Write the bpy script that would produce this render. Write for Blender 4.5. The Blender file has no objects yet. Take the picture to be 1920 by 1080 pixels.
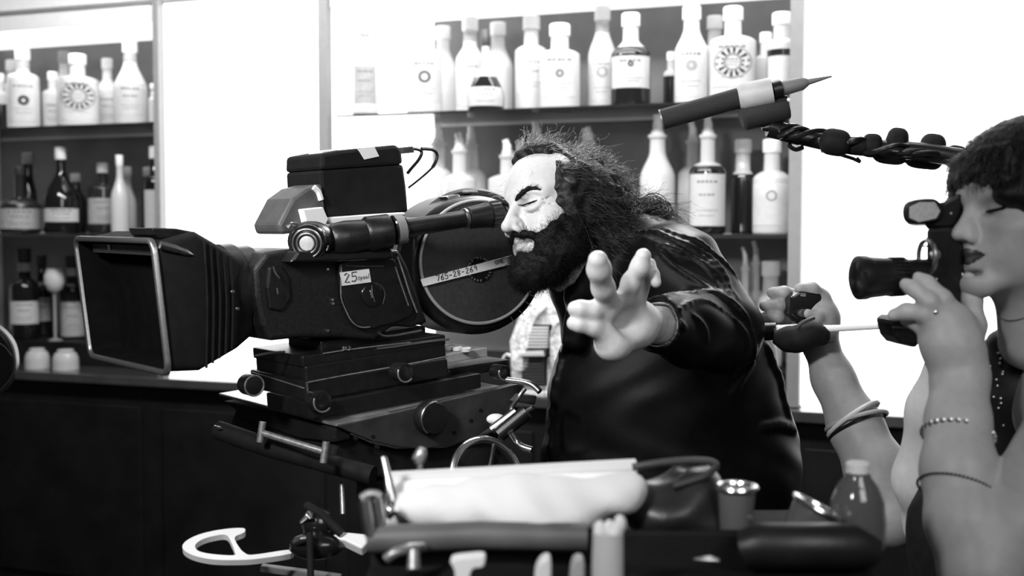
import bpy, bmesh, math, random
import numpy as np
from mathutils import Vector, Matrix

random.seed(7)
RNG = np.random.default_rng(7)
SC = bpy.context.scene
COL = SC.collection
PI = math.pi

# ------------------------------------------------------------------ camera
F = 2200.0                       # focal length in pixels of the 1920 wide frame
PITCH = math.atan(110.0 / F)     # the horizon stands at y = 430
EYE = Vector((0.0, 0.0, 1.5))
FWD = Vector((0, math.cos(PITCH), -math.sin(PITCH)))
UPV = Vector((0, math.sin(PITCH), math.cos(PITCH)))
RGT = Vector((1, 0, 0))


def ray(px, py):
    return FWD + RGT * ((px - 960) / F) + UPV * ((540 - py) / F)


def P(px, py, d):
    return EYE + ray(px, py) * d


def hyaw(deg):
    """horizontal unit vector: 0 points to picture right, 90 points away"""
    a = math.radians(deg)
    return Vector((math.cos(a), math.sin(a), 0))


class Plane:
    """a vertical (or tilted) plane through a point, on which outlines are laid"""

    def __init__(self, p, n):
        self.p = Vector(p)
        self.n = Vector(n).normalized()

    def hit(self, px, py):
        r = ray(px, py)
        t = (self.p - EYE).dot(self.n) / r.dot(self.n)
        return EYE + r * t

    def off(self, t):
        return Plane(self.p + self.n * t, self.n)


# --------------------------------------------------------------- materials
MATS = {}


def mat(name, v, rough=0.5, metal=0.0, spec=0.5, noise=0.0, nscale=40.0, bump=0.0, bscale=120.0,
        trans=0.0, emit=0.0, coat=0.0, sheen=0.0, sss=0.0, alpha=1.0, bdist=0.002):
    if name in MATS:
        return MATS[name]
    m = bpy.data.materials.new(name)
    m.use_nodes = True
    nt = m.node_tree
    b = nt.nodes['Principled BSDF']
    b.inputs['Base Color'].default_value = (v, v, v, 1)
    b.inputs['Roughness'].default_value = rough
    b.inputs['Metallic'].default_value = metal
    b.inputs['Specular IOR Level'].default_value = spec
    b.inputs['Transmission Weight'].default_value = trans
    b.inputs['Coat Weight'].default_value = coat
    b.inputs['Coat Roughness'].default_value = 0.15
    b.inputs['Sheen Weight'].default_value = sheen
    b.inputs['Sheen Roughness'].default_value = 0.4
    b.inputs['Alpha'].default_value = alpha
    if sss:
        b.inputs['Subsurface Weight'].default_value = sss
        b.inputs['Subsurface Radius'].default_value = (0.006, 0.006, 0.006)
        b.inputs['Subsurface Scale'].default_value = 1.0
    if emit:
        b.inputs['Emission Color'].default_value = (1, 1, 1, 1)
        b.inputs['Emission Strength'].default_value = emit
    tc = nt.nodes.new('ShaderNodeTexCoord')
    if noise:
        n = nt.nodes.new('ShaderNodeTexNoise')
        n.inputs['Scale'].default_value = nscale
        n.inputs['Detail'].default_value = 4
        r = nt.nodes.new('ShaderNodeMapRange')
        r.inputs['From Min'].default_value = 0.3
        r.inputs['From Max'].default_value = 0.7
        r.inputs['To Min'].default_value = v * (1 - noise)
        r.inputs['To Max'].default_value = v * (1 + noise)
        c = nt.nodes.new('ShaderNodeCombineColor')
        nt.links.new(tc.outputs['Object'], n.inputs['Vector'])
        nt.links.new(n.outputs['Fac'], r.inputs['Value'])
        for k in range(3):
            nt.links.new(r.outputs['Result'], c.inputs[k])
        nt.links.new(c.outputs['Color'], b.inputs['Base Color'])
    if bump:
        n2 = nt.nodes.new('ShaderNodeTexNoise')
        n2.inputs['Scale'].default_value = bscale
        n2.inputs['Detail'].default_value = 3
        bp = nt.nodes.new('ShaderNodeBump')
        bp.inputs['Strength'].default_value = bump
        bp.inputs['Distance'].default_value = bdist
        nt.links.new(tc.outputs['Object'], n2.inputs['Vector'])
        nt.links.new(n2.outputs['Fac'], bp.inputs['Height'])
        nt.links.new(bp.outputs['Normal'], b.inputs['Normal'])
    MATS[name] = m
    return m


def glass_mat(name, v, mixg=0.3, tl=0.5):
    """bright bottle glass: diffuse + translucent body with a glossy coat"""
    if name in MATS:
        return MATS[name]
    m = bpy.data.materials.new(name)
    m.use_nodes = True
    nt = m.node_tree
    nt.nodes.clear()
    out = nt.nodes.new('ShaderNodeOutputMaterial')
    d = nt.nodes.new('ShaderNodeBsdfDiffuse')
    t = nt.nodes.new('ShaderNodeBsdfTranslucent')
    g = nt.nodes.new('ShaderNodeBsdfRefraction')
    gl = nt.nodes.new('ShaderNodeBsdfGlossy')
    for q in (d, t):
        q.inputs['Color'].default_value = (v, v, v, 1)
    g.inputs['Color'].default_value = (1, 1, 1, 1)
    g.inputs['IOR'].default_value = 1.25
    g.inputs['Roughness'].default_value = 0.08
    gl.inputs['Roughness'].default_value = 0.08
    m1 = nt.nodes.new('ShaderNodeMixShader')
    m1.inputs['Fac'].default_value = tl
    m2 = nt.nodes.new('ShaderNodeMixShader')
    m2.inputs['Fac'].default_value = mixg
    fr = nt.nodes.new('ShaderNodeFresnel')
    fr.inputs['IOR'].default_value = 1.4
    m3 = nt.nodes.new('ShaderNodeMixShader')
    L = nt.links.new
    L(d.outputs[0], m1.inputs[1])
    L(t.outputs[0], m1.inputs[2])
    L(m1.outputs[0], m2.inputs[1])
    L(g.outputs[0], m2.inputs[2])
    L(fr.outputs[0], m3.inputs['Fac'])
    L(m2.outputs[0], m3.inputs[1])
    L(gl.outputs[0], m3.inputs[2])
    L(m3.outputs[0], out.inputs['Surface'])
    MATS[name] = m
    return m


# ------------------------------------------------------------ object making
def link(o, parent=None):
    COL.objects.link(o)
    if parent is not None:
        o.parent = parent
        o.matrix_parent_inverse = parent.matrix_basis.inverted()
    return o


def tag(o, label=None, cat=None, group=None, kind=None):
    if label:
        o['label'] = label
    if cat:
        o['category'] = cat
    if group:
        o['group'] = group
    if kind:
        o['kind'] = kind
    return o


def empty(name, loc, label=None, cat=None, group=None):
    o = bpy.data.objects.new(name, None)
    o.empty_display_size = 0.05
    o.location = loc
    COL.objects.link(o)
    return tag(o, label, cat, group)


def make(name, vf, m, parent=None, smooth=True, bevel=0.0, seg=2, label=None, angle=40):
    """vf = (verts, faces) in world coordinates, or a bmesh"""
    me = bpy.data.meshes.new(name)
    if isinstance(vf, bmesh.types.BMesh):
        bmesh.ops.recalc_face_normals(vf, faces=vf.faces)
        vf.to_mesh(me)
        vf.free()
    else:
        me.from_pydata([tuple(v) for v in vf[0]], [], vf[1])
    me.update()
    for mm in (m if isinstance(m, (list, tuple)) else [m]):
        me.materials.append(mm)
    o = bpy.data.objects.new(name, me)
    if smooth:
        me.polygons.foreach_set('use_smooth', [True] * len(me.polygons))
        if angle and angle < 180:
            try:
                me.set_sharp_from_angle(angle=math.radians(angle))
            except Exception:
                pass
    if bevel:
        md = o.modifiers.new('bevel', 'BEVEL')
        md.width = bevel
        md.segments = seg
        md.limit_method = 'ANGLE'
        md.angle_limit = math.radians(35)
        md.harden_normals = False
    link(o, parent)
    if label:
        o['label'] = label
    return o


class MB:
    """collects simple shapes into one bmesh"""

    def __init__(self):
        self.bm = bmesh.new()

    def poly_prism(self, pts, vec):
        """outline pts (3D) extruded by vec"""
        vec = Vector(vec)
        a = [self.bm.verts.new(p) for p in pts]
        b = [self.bm.verts.new(Vector(p) + vec) for p in pts]
        n = len(pts)
        self.bm.faces.new(a)
        self.bm.faces.new(b[::-1])
        for i in range(n):
            j = (i + 1) % n
            self.bm.faces.new((a[i], b[i], b[j], a[j]))
        return self

    def loft(self, rings, cap=True, closed=True):
        rr = [[self.bm.verts.new(p) for p in r] for r in rings]
        n = len(rr[0])
        for k in range(len(rr) - 1):
            for i in range(n if closed else n - 1):
                j = (i + 1) % n
                self.bm.faces.new((rr[k][i], rr[k][j], rr[k + 1][j], rr[k + 1][i]))
        if cap:
            self.bm.faces.new(rr[0][::-1])
            self.bm.faces.new(rr[-1])
        return self

    def box(self, c, ax, ay, az):
        """centre and three half-axis vectors"""
        c, ax, ay, az = map(Vector, (c, ax, ay, az))
        pts = [c - ax - ay - az, c + ax - ay - az, c + ax + ay - az, c - ax + ay - az]
        return self.poly_prism(pts, az * 2)

    def tube(self, pts, r, n=10, cap=True):
        """a round tube along pts; r a number or a list"""
        pts = [Vector(p) for p in pts]
        rs = r if isinstance(r, (list, tuple)) else [r] * len(pts)
        rings = []
        u = None
        for i, p in enumerate(pts):
            t = (pts[min(i + 1, len(pts) - 1)] - pts[max(i - 1, 0)]).normalized()
            if u is None:
                u = t.orthogonal().normalized()
            u = (u - t * u.dot(t)).normalized()
            v = t.cross(u)
            rings.append([p + (u * math.cos(2 * PI * k / n) + v * math.sin(2 * PI * k / n)) * rs[i] for k in range(n)])
        return self.loft(rings, cap)

    def lathe(self, base, axis, prof, n=28, up=None, sq=None, cap=True, sx=1.0):
        """prof = [(radius, height)] along axis from base; sq > 2 gives a squarish section"""
        axis = Vector(axis).normalized()
        u = Vector(up).normalized() if up is not None else axis.orthogonal().normalized()
        u = (u - axis * u.dot(axis)).normalized()
        v = axis.cross(u)
        rings = []
        for r, h in prof:
            ring = []
            for k in range(n):
                a = 2 * PI * k / n
                c, s = math.cos(a), math.sin(a)
                q = 1.0
                if sq:
                    e = sq[0] if h <= sq[1] else 2.0
                    q = (abs(c) ** e + abs(s) ** e) ** (-1.0 / e)
                ring.append(Vector(base) + axis * h + (u * c * sx + v * s) * max(r, 1e-5) * q)
            rings.append(ring)
        return self.loft(rings, cap)

    def torus(self, c, axis, R, r, n=40, m=8, up=None, sx=1.0, arc=(0, 2 * PI)):
        axis = Vector(axis).normalized()
        u = Vector(up).normalized() if up is not None else axis.orthogonal().normalized()
        u = (u - axis * u.dot(axis)).normalized()
        v = axis.cross(u)
        full = abs(arc[1] - arc[0] - 2 * PI) < 1e-6
        rings = []
        for k in range(n if full else n + 1):
            a = arc[0] + (arc[1] - arc[0]) * k / n
            d = u * math.cos(a) * sx + v * math.sin(a)
            dd = d.normalized()
            rings.append([Vector(c) + d * R + (dd * math.cos(2 * PI * j / m) + axis * math.sin(2 * PI * j / m)) * r for j in range(m)])
        rr = [[self.bm.verts.new(p) for p in ring] for ring in rings]
        K = len(rr)
        for k in range(K if full else K - 1):
            for j in range(m):
                self.bm.faces.new((rr[k][j], rr[(k + 1) % K][j], rr[(k + 1) % K][(j + 1) % m], rr[k][(j + 1) % m]))
        if not full:
            self.bm.faces.new(rr[0])
            self.bm.faces.new(rr[-1][::-1])
        return self

    def ellipsoid(self, c, rx, ry, rz, n=16, m=10, M=None):
        rings = []
        for i in range(1, m):
            t = PI * i / m
            rings.append([Vector((rx * math.sin(t) * math.cos(2 * PI * k / n), ry * math.sin(t) * math.sin(2 * PI * k / n), -rz * math.cos(t))) for k in range(n)])
        if M is not None:
            rings = [[M @ p for p in r] for r in rings]
        rings = [[p + Vector(c) for p in r] for r in rings]
        return self.loft(rings)

    def to(self, name, m, parent=None, **k):
        return make(name, self.bm, m, parent, **k)


def spline(pts, n=8):
    """Catmull-Rom through pts"""
    pts = [Vector(p) for p in pts]
    out = []
    for i in range(len(pts) - 1):
        p0 = pts[max(i - 1, 0)]
        p1, p2 = pts[i], pts[i + 1]
        p3 = pts[min(i + 2, len(pts) - 1)]
        for k in range(n):
            t = k / n
            out.append(0.5 * ((2 * p1) + (p2 - p0) * t + (2 * p0 - 5 * p1 + 4 * p2 - p3) * t * t + (3 * p1 - p0 - 3 * p2 + p3) * t ** 3))
    out.append(pts[-1])
    return out


def spline2(pts, n=6, closed=False):
    """smooth 2D pixel outline"""
    v = [Vector((p[0], p[1], 0)) for p in pts]
    if closed:
        N = len(v)
        out = []
        for i in range(N):
            p0, p1, p2, p3 = v[i - 1], v[i], v[(i + 1) % N], v[(i + 2) % N]
            for k in range(n):
                t = k / n
                out.append(0.5 * ((2 * p1) + (p2 - p0) * t + (2 * p0 - 5 * p1 + 4 * p2 - p3) * t * t + (3 * p1 - p0 - 3 * p2 + p3) * t ** 3))
        return [(p.x, p.y) for p in out]
    return [(p.x, p.y) for p in spline(v, n)]


def text_mesh(name, s, size, origin, xdir, ydir, m, parent, extrude=0.0004, shear=0.0):
    """lettering as a mesh lying on a plane, its lower left corner at origin"""
    cu = bpy.data.curves.new(name + '_curve', 'FONT')
    cu.body = s
    cu.size = size
    cu.extrude = extrude
    cu.shear = shear
    cu.resolution_u = 3
    ob = bpy.data.objects.new(name, cu)
    COL.objects.link(ob)
    dg = bpy.context.evaluated_depsgraph_get()
    me = bpy.data.meshes.new_from_object(ob.evaluated_get(dg))
    bpy.data.objects.remove(ob)
    X, Y = Vector(xdir).normalized(), Vector(ydir).normalized()
    Z = X.cross(Y)
    M = Matrix(((X.x, Y.x, Z.x, origin[0]), (X.y, Y.y, Z.y, origin[1]), (X.z, Y.z, Z.z, origin[2]), (0, 0, 0, 1)))
    me.transform(M)
    me.materials.clear()
    me.materials.append(m)
    o = bpy.data.objects.new(name, me)
    link(o, parent)
    return o


# ----------------------------------------------------- implicit surfaces
class SDF:
    """smooth union of rounded cones and ellipsoids, meshed by surface nets"""

    def __init__(self):
        self.ops = []

    def cone(self, a, b, ra, rb, k=0.01, sub=False):
        a, b = np.array(a, float), np.array(b, float)
        lo = np.minimum(a - ra, b - rb)
        hi = np.maximum(a + ra, b + rb)

        def f(p):
            ba = b - a
            l2 = max(float(ba @ ba), 1e-12)
            t = np.clip(((p - a) @ ba) / l2, 0, 1)
            q = p - a - t[..., None] * ba
            return np.sqrt((q * q).sum(-1)) - (ra + (rb - ra) * t)
        self.ops.append((f, lo, hi, k, sub))
        return self

    def chain(self, pts, rs, k=0.01):
        for i in range(len(pts) - 1):
            self.cone(pts[i], pts[i + 1], rs[i], rs[i + 1], k)
        return self

    def ell(self, c, r, R=None, k=0.01, sub=False):
        """R: 3x3 with the axes as columns"""
        c = np.array(c, float)
        r = np.array(r, float)
        Rm = np.eye(3) if R is None else np.array(R, float)
        ext = np.sqrt(((Rm * r) ** 2).sum(1))

        def f(p):
            q = (p - c) @ Rm
            k0 = np.sqrt(((q / r) ** 2).sum(-1))
            k1 = np.sqrt(((q / (r * r)) ** 2).sum(-1))
            return k0 * (k0 - 1.0) / np.maximum(k1, 1e-9)
        self.ops.append((f, c - ext, c + ext, k, sub))
        return self

    def disp(self, fn):
        self.ops.append((fn, None, None, 0, 'disp'))
        return self

    def mesh(self, h, lo=None, hi=None, pad=0.02):
        if lo is None:
            lo = np.min([o[1] for o in self.ops if o[1] is not None and not o[4]], 0) - pad
            hi = np.max([o[2] for o in self.ops if o[1] is not None and not o[4]], 0) + pad
        lo, hi = np.array(lo, float), np.array(hi, float)
        n = np.ceil((hi - lo) / h).astype(int) + 1
        D = np.full(n, 1.0, np.float64)
        ax = [lo[i] + h * np.arange(n[i]) for i in range(3)]
        for f, l, u, k, sub in self.ops:
            if sub == 'disp':
                sel = np.abs(D) < 0.02
                idx = np.nonzero(sel)
                if len(idx[0]):
                    p = np.stack([ax[i][idx[i]] for i in range(3)], -1)
                    D[idx] += f(p)
                continue
            pd = max(k, h) + 2 * h + (0.012 if not sub else 0)
            i0 = np.clip(np.floor((l - pd - lo) / h).astype(int), 0, n - 1)
            i1 = np.clip(np.ceil((u + pd - lo) / h).astype(int) + 1, 0, n)
            if np.any(i1 <= i0):
                continue
            sl = tuple(slice(i0[i], i1[i]) for i in range(3))
            g = np.stack(np.meshgrid(*[ax[i][sl[i]] for i in range(3)], indexing='ij'), -1)
            d = f(g)
            cur = D[sl]
            if sub:
                d = -d
                hh = np.clip(0.5 - 0.5 * (cur - d) / max(k, 1e-6), 0, 1) if k else None
                if k:
                    D[sl] = cur + (d - cur) * hh + k * hh * (1 - hh)
                else:
                    D[sl] = np.maximum(cur, d)
            else:
                if k:
                    hh = np.clip(0.5 + 0.5 * (d - cur) / k, 0, 1)
                    D[sl] = d + (cur - d) * hh - k * hh * (1 - hh)
                else:
                    D[sl] = np.minimum(cur, d)
        return surface_nets(D, lo, h)


def surface_nets(D, lo, h):
    s = D < 0
    n = np.array(D.shape)
    cs = np.zeros(n - 1, np.int8)
    cor = [(i, j, k) for i in (0, 1) for j in (0, 1) for k in (0, 1)]

    def view(A, c):
        return A[c[0]:n[0] - 1 + c[0], c[1]:n[1] - 1 + c[1], c[2]:n[2] - 1 + c[2]]
    for c in cor:
        cs += view(s, c)
    act = (cs > 0) & (cs < 8)
    idx = np.argwhere(act)
    if len(idx) == 0:
        return np.zeros((0, 3)), np.zeros((0, 4), int)
    vid = np.full(n - 1, -1, np.int64)
    vid[act] = np.arange(len(idx))
    acc = np.zeros((len(idx), 3))
    cnt = np.zeros(len(idx))
    vals = {c: D[idx[:, 0] + c[0], idx[:, 1] + c[1], idx[:, 2] + c[2]] for c in cor}
    for c in cor:
        for a in range(3):
            if c[a] == 0:
                e = list(c)
                e[a] = 1
                e = tuple(e)
                d0, d1 = vals[c], vals[e]
                x = (d0 < 0) != (d1 < 0)
                t = np.where(x, d0 / np.where(x, d0 - d1, 1), 0)
                p = np.tile(np.array(c, float), (len(idx), 1))
                p[:, a] += t
                acc[x] += p[x]
                cnt[x] += 1
    V = lo + h * (idx + acc / cnt[:, None])
    quads = []
    for a in range(3):
        b, c = (a + 1) % 3, (a + 2) % 3
        s0 = [slice(None)] * 3
        s1 = [slice(None)] * 3
        s0[a] = slice(0, -1)
        s1[a] = slice(1, None)
        x0, x1 = s[tuple(s0)], s[tuple(s1)]
        e = np.argwhere(x0 != x1)
        ok = (e[:, b] > 0) & (e[:, c] > 0) & (e[:, b] < n[b] - 1) & (e[:, c] < n[c] - 1)
        e = e[ok]
        inside = x0[e[:, 0], e[:, 1], e[:, 2]]

        def at(db, dc):
            q = e.copy()
            q[:, b] += db
            q[:, c] += dc
            return vid[q[:, 0], q[:, 1], q[:, 2]]
        Q = np.stack([at(-1, -1), at(0, -1), at(0, 0), at(-1, 0)], 1)
        Q[~inside] = Q[~inside][:, ::-1]
        quads.append(Q)
    return V, np.concatenate(quads)


def np_mesh(name, parts, mats, parent=None, midx=None, smooth_it=0):
    """parts: list of (V, Q, material index or array)"""
    Vs, Qs, Ms, b = [], [], [], 0
    for V, Q, mi in parts:
        if smooth_it:
            V = lap(V, Q, smooth_it)
        Vs.append(V)
        Qs.append(Q + b)
        Ms.append(np.broadcast_to(np.asarray(mi), (len(Q),)))
        b += len(V)
    V, Q, Mi = np.concatenate(Vs), np.concatenate(Qs), np.concatenate(Ms)
    me = bpy.data.meshes.new(name)
    me.vertices.add(len(V))
    me.vertices.foreach_set('co', V.astype(np.float32).ravel())
    me.loops.add(len(Q) * 4)
    me.loops.foreach_set('vertex_index', Q.astype(np.int32).ravel())
    me.polygons.add(len(Q))
    me.polygons.foreach_set('loop_start', np.arange(0, len(Q) * 4, 4, dtype=np.int32))
    for m in mats:
        me.materials.append(m)
    me.polygons.foreach_set('material_index', Mi.astype(np.int32))
    me.polygons.foreach_set('use_smooth', np.ones(len(Q), bool))
    me.update()
    me.validate()
    o = bpy.data.objects.new(name, me)
    return link(o, parent)


def lap(V, Q, it):
    V = V.copy()
    E = np.concatenate([Q[:, [0, 1]], Q[:, [1, 2]], Q[:, [2, 3]], Q[:, [3, 0]]])
    for _ in range(it):
        for w in (0.55, -0.57):
            acc = np.zeros_like(V)
            cnt = np.zeros(len(V))
            np.add.at(acc, E[:, 0], V[E[:, 1]])
            np.add.at(acc, E[:, 1], V[E[:, 0]])
            np.add.at(cnt, E[:, 0], 1)
            np.add.at(cnt, E[:, 1], 1)
            V += w * (acc / np.maximum(cnt, 1)[:, None] - V)
    return V


def strands(curves, r0, r1, n=3):
    """thin hair strands: each curve an (m,3) array; returns (V, Q)"""
    Vs, Qs, b = [], [], 0
    for c in curves:
        m = len(c)
        t = np.gradient(c, axis=0)
        t /= np.linalg.norm(t, axis=1)[:, None] + 1e-9
        u = np.cross(t, np.array([0.3, 0.5, 0.81]))
        u /= np.linalg.norm(u, axis=1)[:, None] + 1e-9
        v = np.cross(t, u)
        rr = np.linspace(r0, r1, m)[:, None, None]
        a = 2 * PI * np.arange(n) / n
        ring = c[:, None, :] + rr * (u[:, None, :] * np.cos(a)[None, :, None] + v[:, None, :] * np.sin(a)[None, :, None])
        Vs.append(ring.reshape(-1, 3))
        i = np.arange(m - 1)[:, None] * n
        k = np.arange(n)[None, :]
        k2 = (k + 1) % n
        Qs.append(np.stack([i + k, i + k2, i + n + k2, i + n + k], -1).reshape(-1, 4) + b)
        b += m * n
    return np.concatenate(Vs), np.concatenate(Qs)


# ------------------------------------------------------------- materials list
M_BLACK = mat('black_paint', 0.0075, 0.36, spec=0.42, noise=0.3, nscale=60, bump=0.15, bscale=400)
M_BLACKG = mat('black_gloss', 0.008, 0.18, spec=0.6)
M_BLACKM = mat('black_matte', 0.007, 0.75, spec=0.2, noise=0.3)
M_CRINKLE = mat('black_crackle_paint', 0.0095, 0.40, spec=0.40, noise=0.4, nscale=200, bump=0.35, bscale=700)
M_DGREY = mat('dark_grey_metal', 0.045, 0.5, spec=0.4, noise=0.25, nscale=90, bump=0.1, bscale=600)
M_STEEL = mat('brushed_steel', 0.55, 0.28, metal=1.0, noise=0.1)
M_CHROME = mat('chrome', 0.85, 0.22, metal=1.0)
M_WORN_GLINT = mat('worn_and_glint_metal', 0.30, 0.4, metal=0.7, noise=0.3, nscale=150)  # worn metal, also used for highlight lines modelled on black edges
M_WHITE = mat('white_paper', 0.78, 0.7, noise=0.03)
M_PAPER = mat('cream_paper', 0.70, 0.75, noise=0.08, nscale=80)
M_INK = mat('black_ink', 0.015, 0.7)
M_GINK = mat('grey_print', 0.16, 0.7)
# ---------------------------------------------------------------- the room
BU = hyaw(-20)                   # along the back bar, to the right and nearer
BN = hyaw(70)                    # into the wall
B0 = Vector((0.0, 4.05, 0.0))
CAB_D = 0.44


def B(u, w, z):
    return B0 + BU * u + BN * w + Vector((0, 0, z))


def Bhit(px, py, w):
    """where the ray through a pixel meets the plane w behind the cabinet front: (u, z)"""
    p = Plane(B0 + BN * w, BN).hit(px, py)
    return (p - B0).dot(BU), p.z


def Bu(px, w, py=430):
    return Bhit(px, py, w)[0]


Z_SH1, Z_SH2, Z_STEP, Z_CTR, Z_TOP = 1.915, 1.483, 1.03, 0.935, 2.31

m_floor = mat('dark_floor', 0.02, 0.5, noise=0.4, nscale=6)
m_wallw = mat('white_laminate', 0.82, 0.4, noise=0.03)
m_back = mat('mirrored_room_grey', 0.15, 0.35, noise=0.12, nscale=9)  # plain grey standing in for the dark room mirrored there
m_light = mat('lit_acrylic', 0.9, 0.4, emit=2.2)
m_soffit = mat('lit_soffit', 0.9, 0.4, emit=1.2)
m_postg = mat('grey_post', 0.24, 0.45, noise=0.05)
m_ctop = mat('polished_counter', 0.05, 0.10, spec=0.8, noise=0.15, nscale=14)
m_cfront = mat('dark_wood', 0.007, 0.6, spec=0.25, noise=0.5, nscale=7)
m_shelf = mat('dark_glass_edge', 0.02, 0.12, spec=0.8)


def shelf_glass():
    m = bpy.data.materials.new('shelf_glass')
    m.use_nodes = True
    nt = m.node_tree
    nt.nodes.clear()
    out = nt.nodes.new('ShaderNodeOutputMaterial')
    t = nt.nodes.new('ShaderNodeBsdfTransparent')
    t.inputs['Color'].default_value = (0.9, 0.9, 0.9, 1)
    g = nt.nodes.new('ShaderNodeBsdfGlossy')
    g.inputs['Roughness'].default_value = 0.05
    f = nt.nodes.new('ShaderNodeFresnel')
    f.inputs['IOR'].default_value = 1.45
    mx = nt.nodes.new('ShaderNodeMixShader')
    nt.links.new(f.outputs[0], mx.inputs['Fac'])
    nt.links.new(t.outputs[0], mx.inputs[1])
    nt.links.new(g.outputs[0], mx.inputs[2])
    nt.links.new(mx.outputs[0], out.inputs['Surface'])
    return m


m_sglass = shelf_glass()
m_trim = mat('pale_trim', 0.6, 0.4)

mb = MB()
mb.box((0, 3.0, -0.02), (4.5, 0, 0), (0, 4.0, 0), (0, 0, 0.02))
tag(mb.to('floor', m_floor, smooth=False), kind='structure')
mb = MB()
mb.box(B(-0.4, CAB_D + 0.10, 1.5), BU * 3.6, BN * 0.04, (0, 0, 1.5))
tag(mb.to('wall_back', m_wallw, smooth=False), kind='structure')


def bbox(u0, u1, w0, w1, z0, z1):
    return B((u0 + u1) / 2, (w0 + w1) / 2, (z0 + z1) / 2), BU * ((u1 - u0) / 2), BN * ((w1 - w0) / 2), Vector((0, 0, (z1 - z0) / 2))


def shelf_unit(u0, u1, splay, label, shelves, step):
    """an open bottle cabinet: u0, u1 its opening at the front plane"""
    e = empty('bottle_cabinet', B((u0 + u1) / 2, 0.2, Z_CTR), label, 'cabinet')
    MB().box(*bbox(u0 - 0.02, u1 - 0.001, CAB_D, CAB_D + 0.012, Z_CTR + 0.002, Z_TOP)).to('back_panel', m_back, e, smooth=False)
    # side panels, the splayed one shaped to include the wall's mirror image
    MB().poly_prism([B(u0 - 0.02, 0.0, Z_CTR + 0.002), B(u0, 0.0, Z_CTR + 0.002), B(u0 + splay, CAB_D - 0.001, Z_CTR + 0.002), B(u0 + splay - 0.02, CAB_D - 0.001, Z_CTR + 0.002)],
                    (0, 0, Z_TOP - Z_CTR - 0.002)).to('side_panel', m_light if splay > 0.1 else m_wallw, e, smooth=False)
    MB().box(*bbox(u1 - 0.02, u1 - 0.001, 0.0, CAB_D - 0.001, Z_CTR + 0.002, Z_TOP)).to('side_panel', m_wallw, e, smooth=False)
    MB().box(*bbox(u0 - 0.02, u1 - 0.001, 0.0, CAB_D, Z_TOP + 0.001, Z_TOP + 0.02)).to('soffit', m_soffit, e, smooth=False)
    MB().box(*bbox(u0 - 0.02, u1 - 0.001, -0.012, 0.0, Z_TOP - 0.01, Z_TOP + 0.32)).to('header', m_wallw, e, smooth=False)
    for z in shelves:
        if splay > 0.1:
            pts = [B(u0 + 0.014, 0.013, z - 0.008), B(u1 - 0.022, 0.013, z - 0.008), B(u1 - 0.022, CAB_D - 0.004, z - 0.008), B(u0 + splay + 0.004, CAB_D - 0.004, z - 0.008)]
        else:
            pts = [B(u0 + 0.022, 0.013, z - 0.008), B(u1 - 0.022, 0.013, z - 0.008), B(u1 - 0.022, CAB_D - 0.004, z - 0.008), B(u0 + 0.022, CAB_D - 0.004, z - 0.008)]
        sh = MB().poly_prism(pts, (0, 0, 0.008)).to('shelf', m_sglass, e, smooth=False)
        MB().box(*bbox(u0 + 0.006, u1 - 0.022, 0.008, 0.0125, z - 0.008, z)).to('front_edge', m_shelf, sh, smooth=False, label='dark front edge')
        MB().box(*bbox(u0 + splay + 0.01, u1 - 0.022, CAB_D - 0.003, CAB_D - 0.0005, z - 0.014, z + 0.004)).to('rear_rail', m_trim, sh, smooth=False)
    if step:
        MB().box(*bbox(u0 + splay + 0.002, u1 - 0.022, 0.14, CAB_D - 0.004, Z_CTR + 0.001, step)).to('plinth', m_cfront, e, smooth=False, bevel=0.003)
    return e


uL0, uL1 = Bu(-150, 0), Bu(311, 0)
uR0, uR1 = Bu(626, 0), Bu(1503, 0)
SPL = Bu(815, CAB_D) - uR0
cab_l = shelf_unit(uL0, uL1, 0.02, 'open bottle cabinet with glass shelves and grey back above the film camera matte box', [Z_SH1, Z_SH2], Z_STEP)
cab_r = shelf_unit(uR0, uR1, SPL, 'wide open bottle cabinet with glass shelves behind the bearded man', [Z_SH1, Z_SH2], Z_STEP)

# posts between the cabinets and the light panels
pu = [(Bu(301.5, 0), Bu(312, 0)), (Bu(607, 0), Bu(625, 0)), (Bu(1480, 0), Bu(1504, 0))]
for i, (a, b) in enumerate(pu):
    o = MB().box(*bbox(a, b, -0.035, 0.06, Z_CTR + 0.002, 3.0)).to('trim_%d' % (i + 1), m_postg, smooth=False, bevel=0.002)
    tag(o, kind='structure')


def light_panel(u0, u1, label):
    e = empty('light_box', B((u0 + u1) / 2, 0.0, Z_CTR), label, 'light box')
    MB().box(*bbox(u0 + 0.003, u1 - 0.003, 0.0, 0.05, Z_CTR + 0.003, 2.36)).to('lit_sheet', m_light, e, smooth=False)
    MB().box(*bbox(u0 + 0.003, u1 - 0.003, -0.006, 0.02, 2.362, 2.378)).to('rail', m_postg, e, smooth=False)
    MB().box(*bbox(u0 + 0.003, u1 - 0.003, 0.0, 0.05, 2.38, 2.98)).to('upper_sheet', m_light, e, smooth=False)
    return e


light_panel(pu[0][1], pu[1][0], 'tall backlit white wall panel between the two bottle cabinets')
light_panel(pu[2][1], pu[2][1] + 1.6, 'broad backlit white wall panel behind the woman with the camera')
# rail over the cabinet header
o = MB().box(*bbox(uL0, pu[0][0], -0.02, -0.0125, 2.362, 2.378)).to('trim_4', m_postg, smooth=False)
tag(o, kind='structure')

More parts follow.
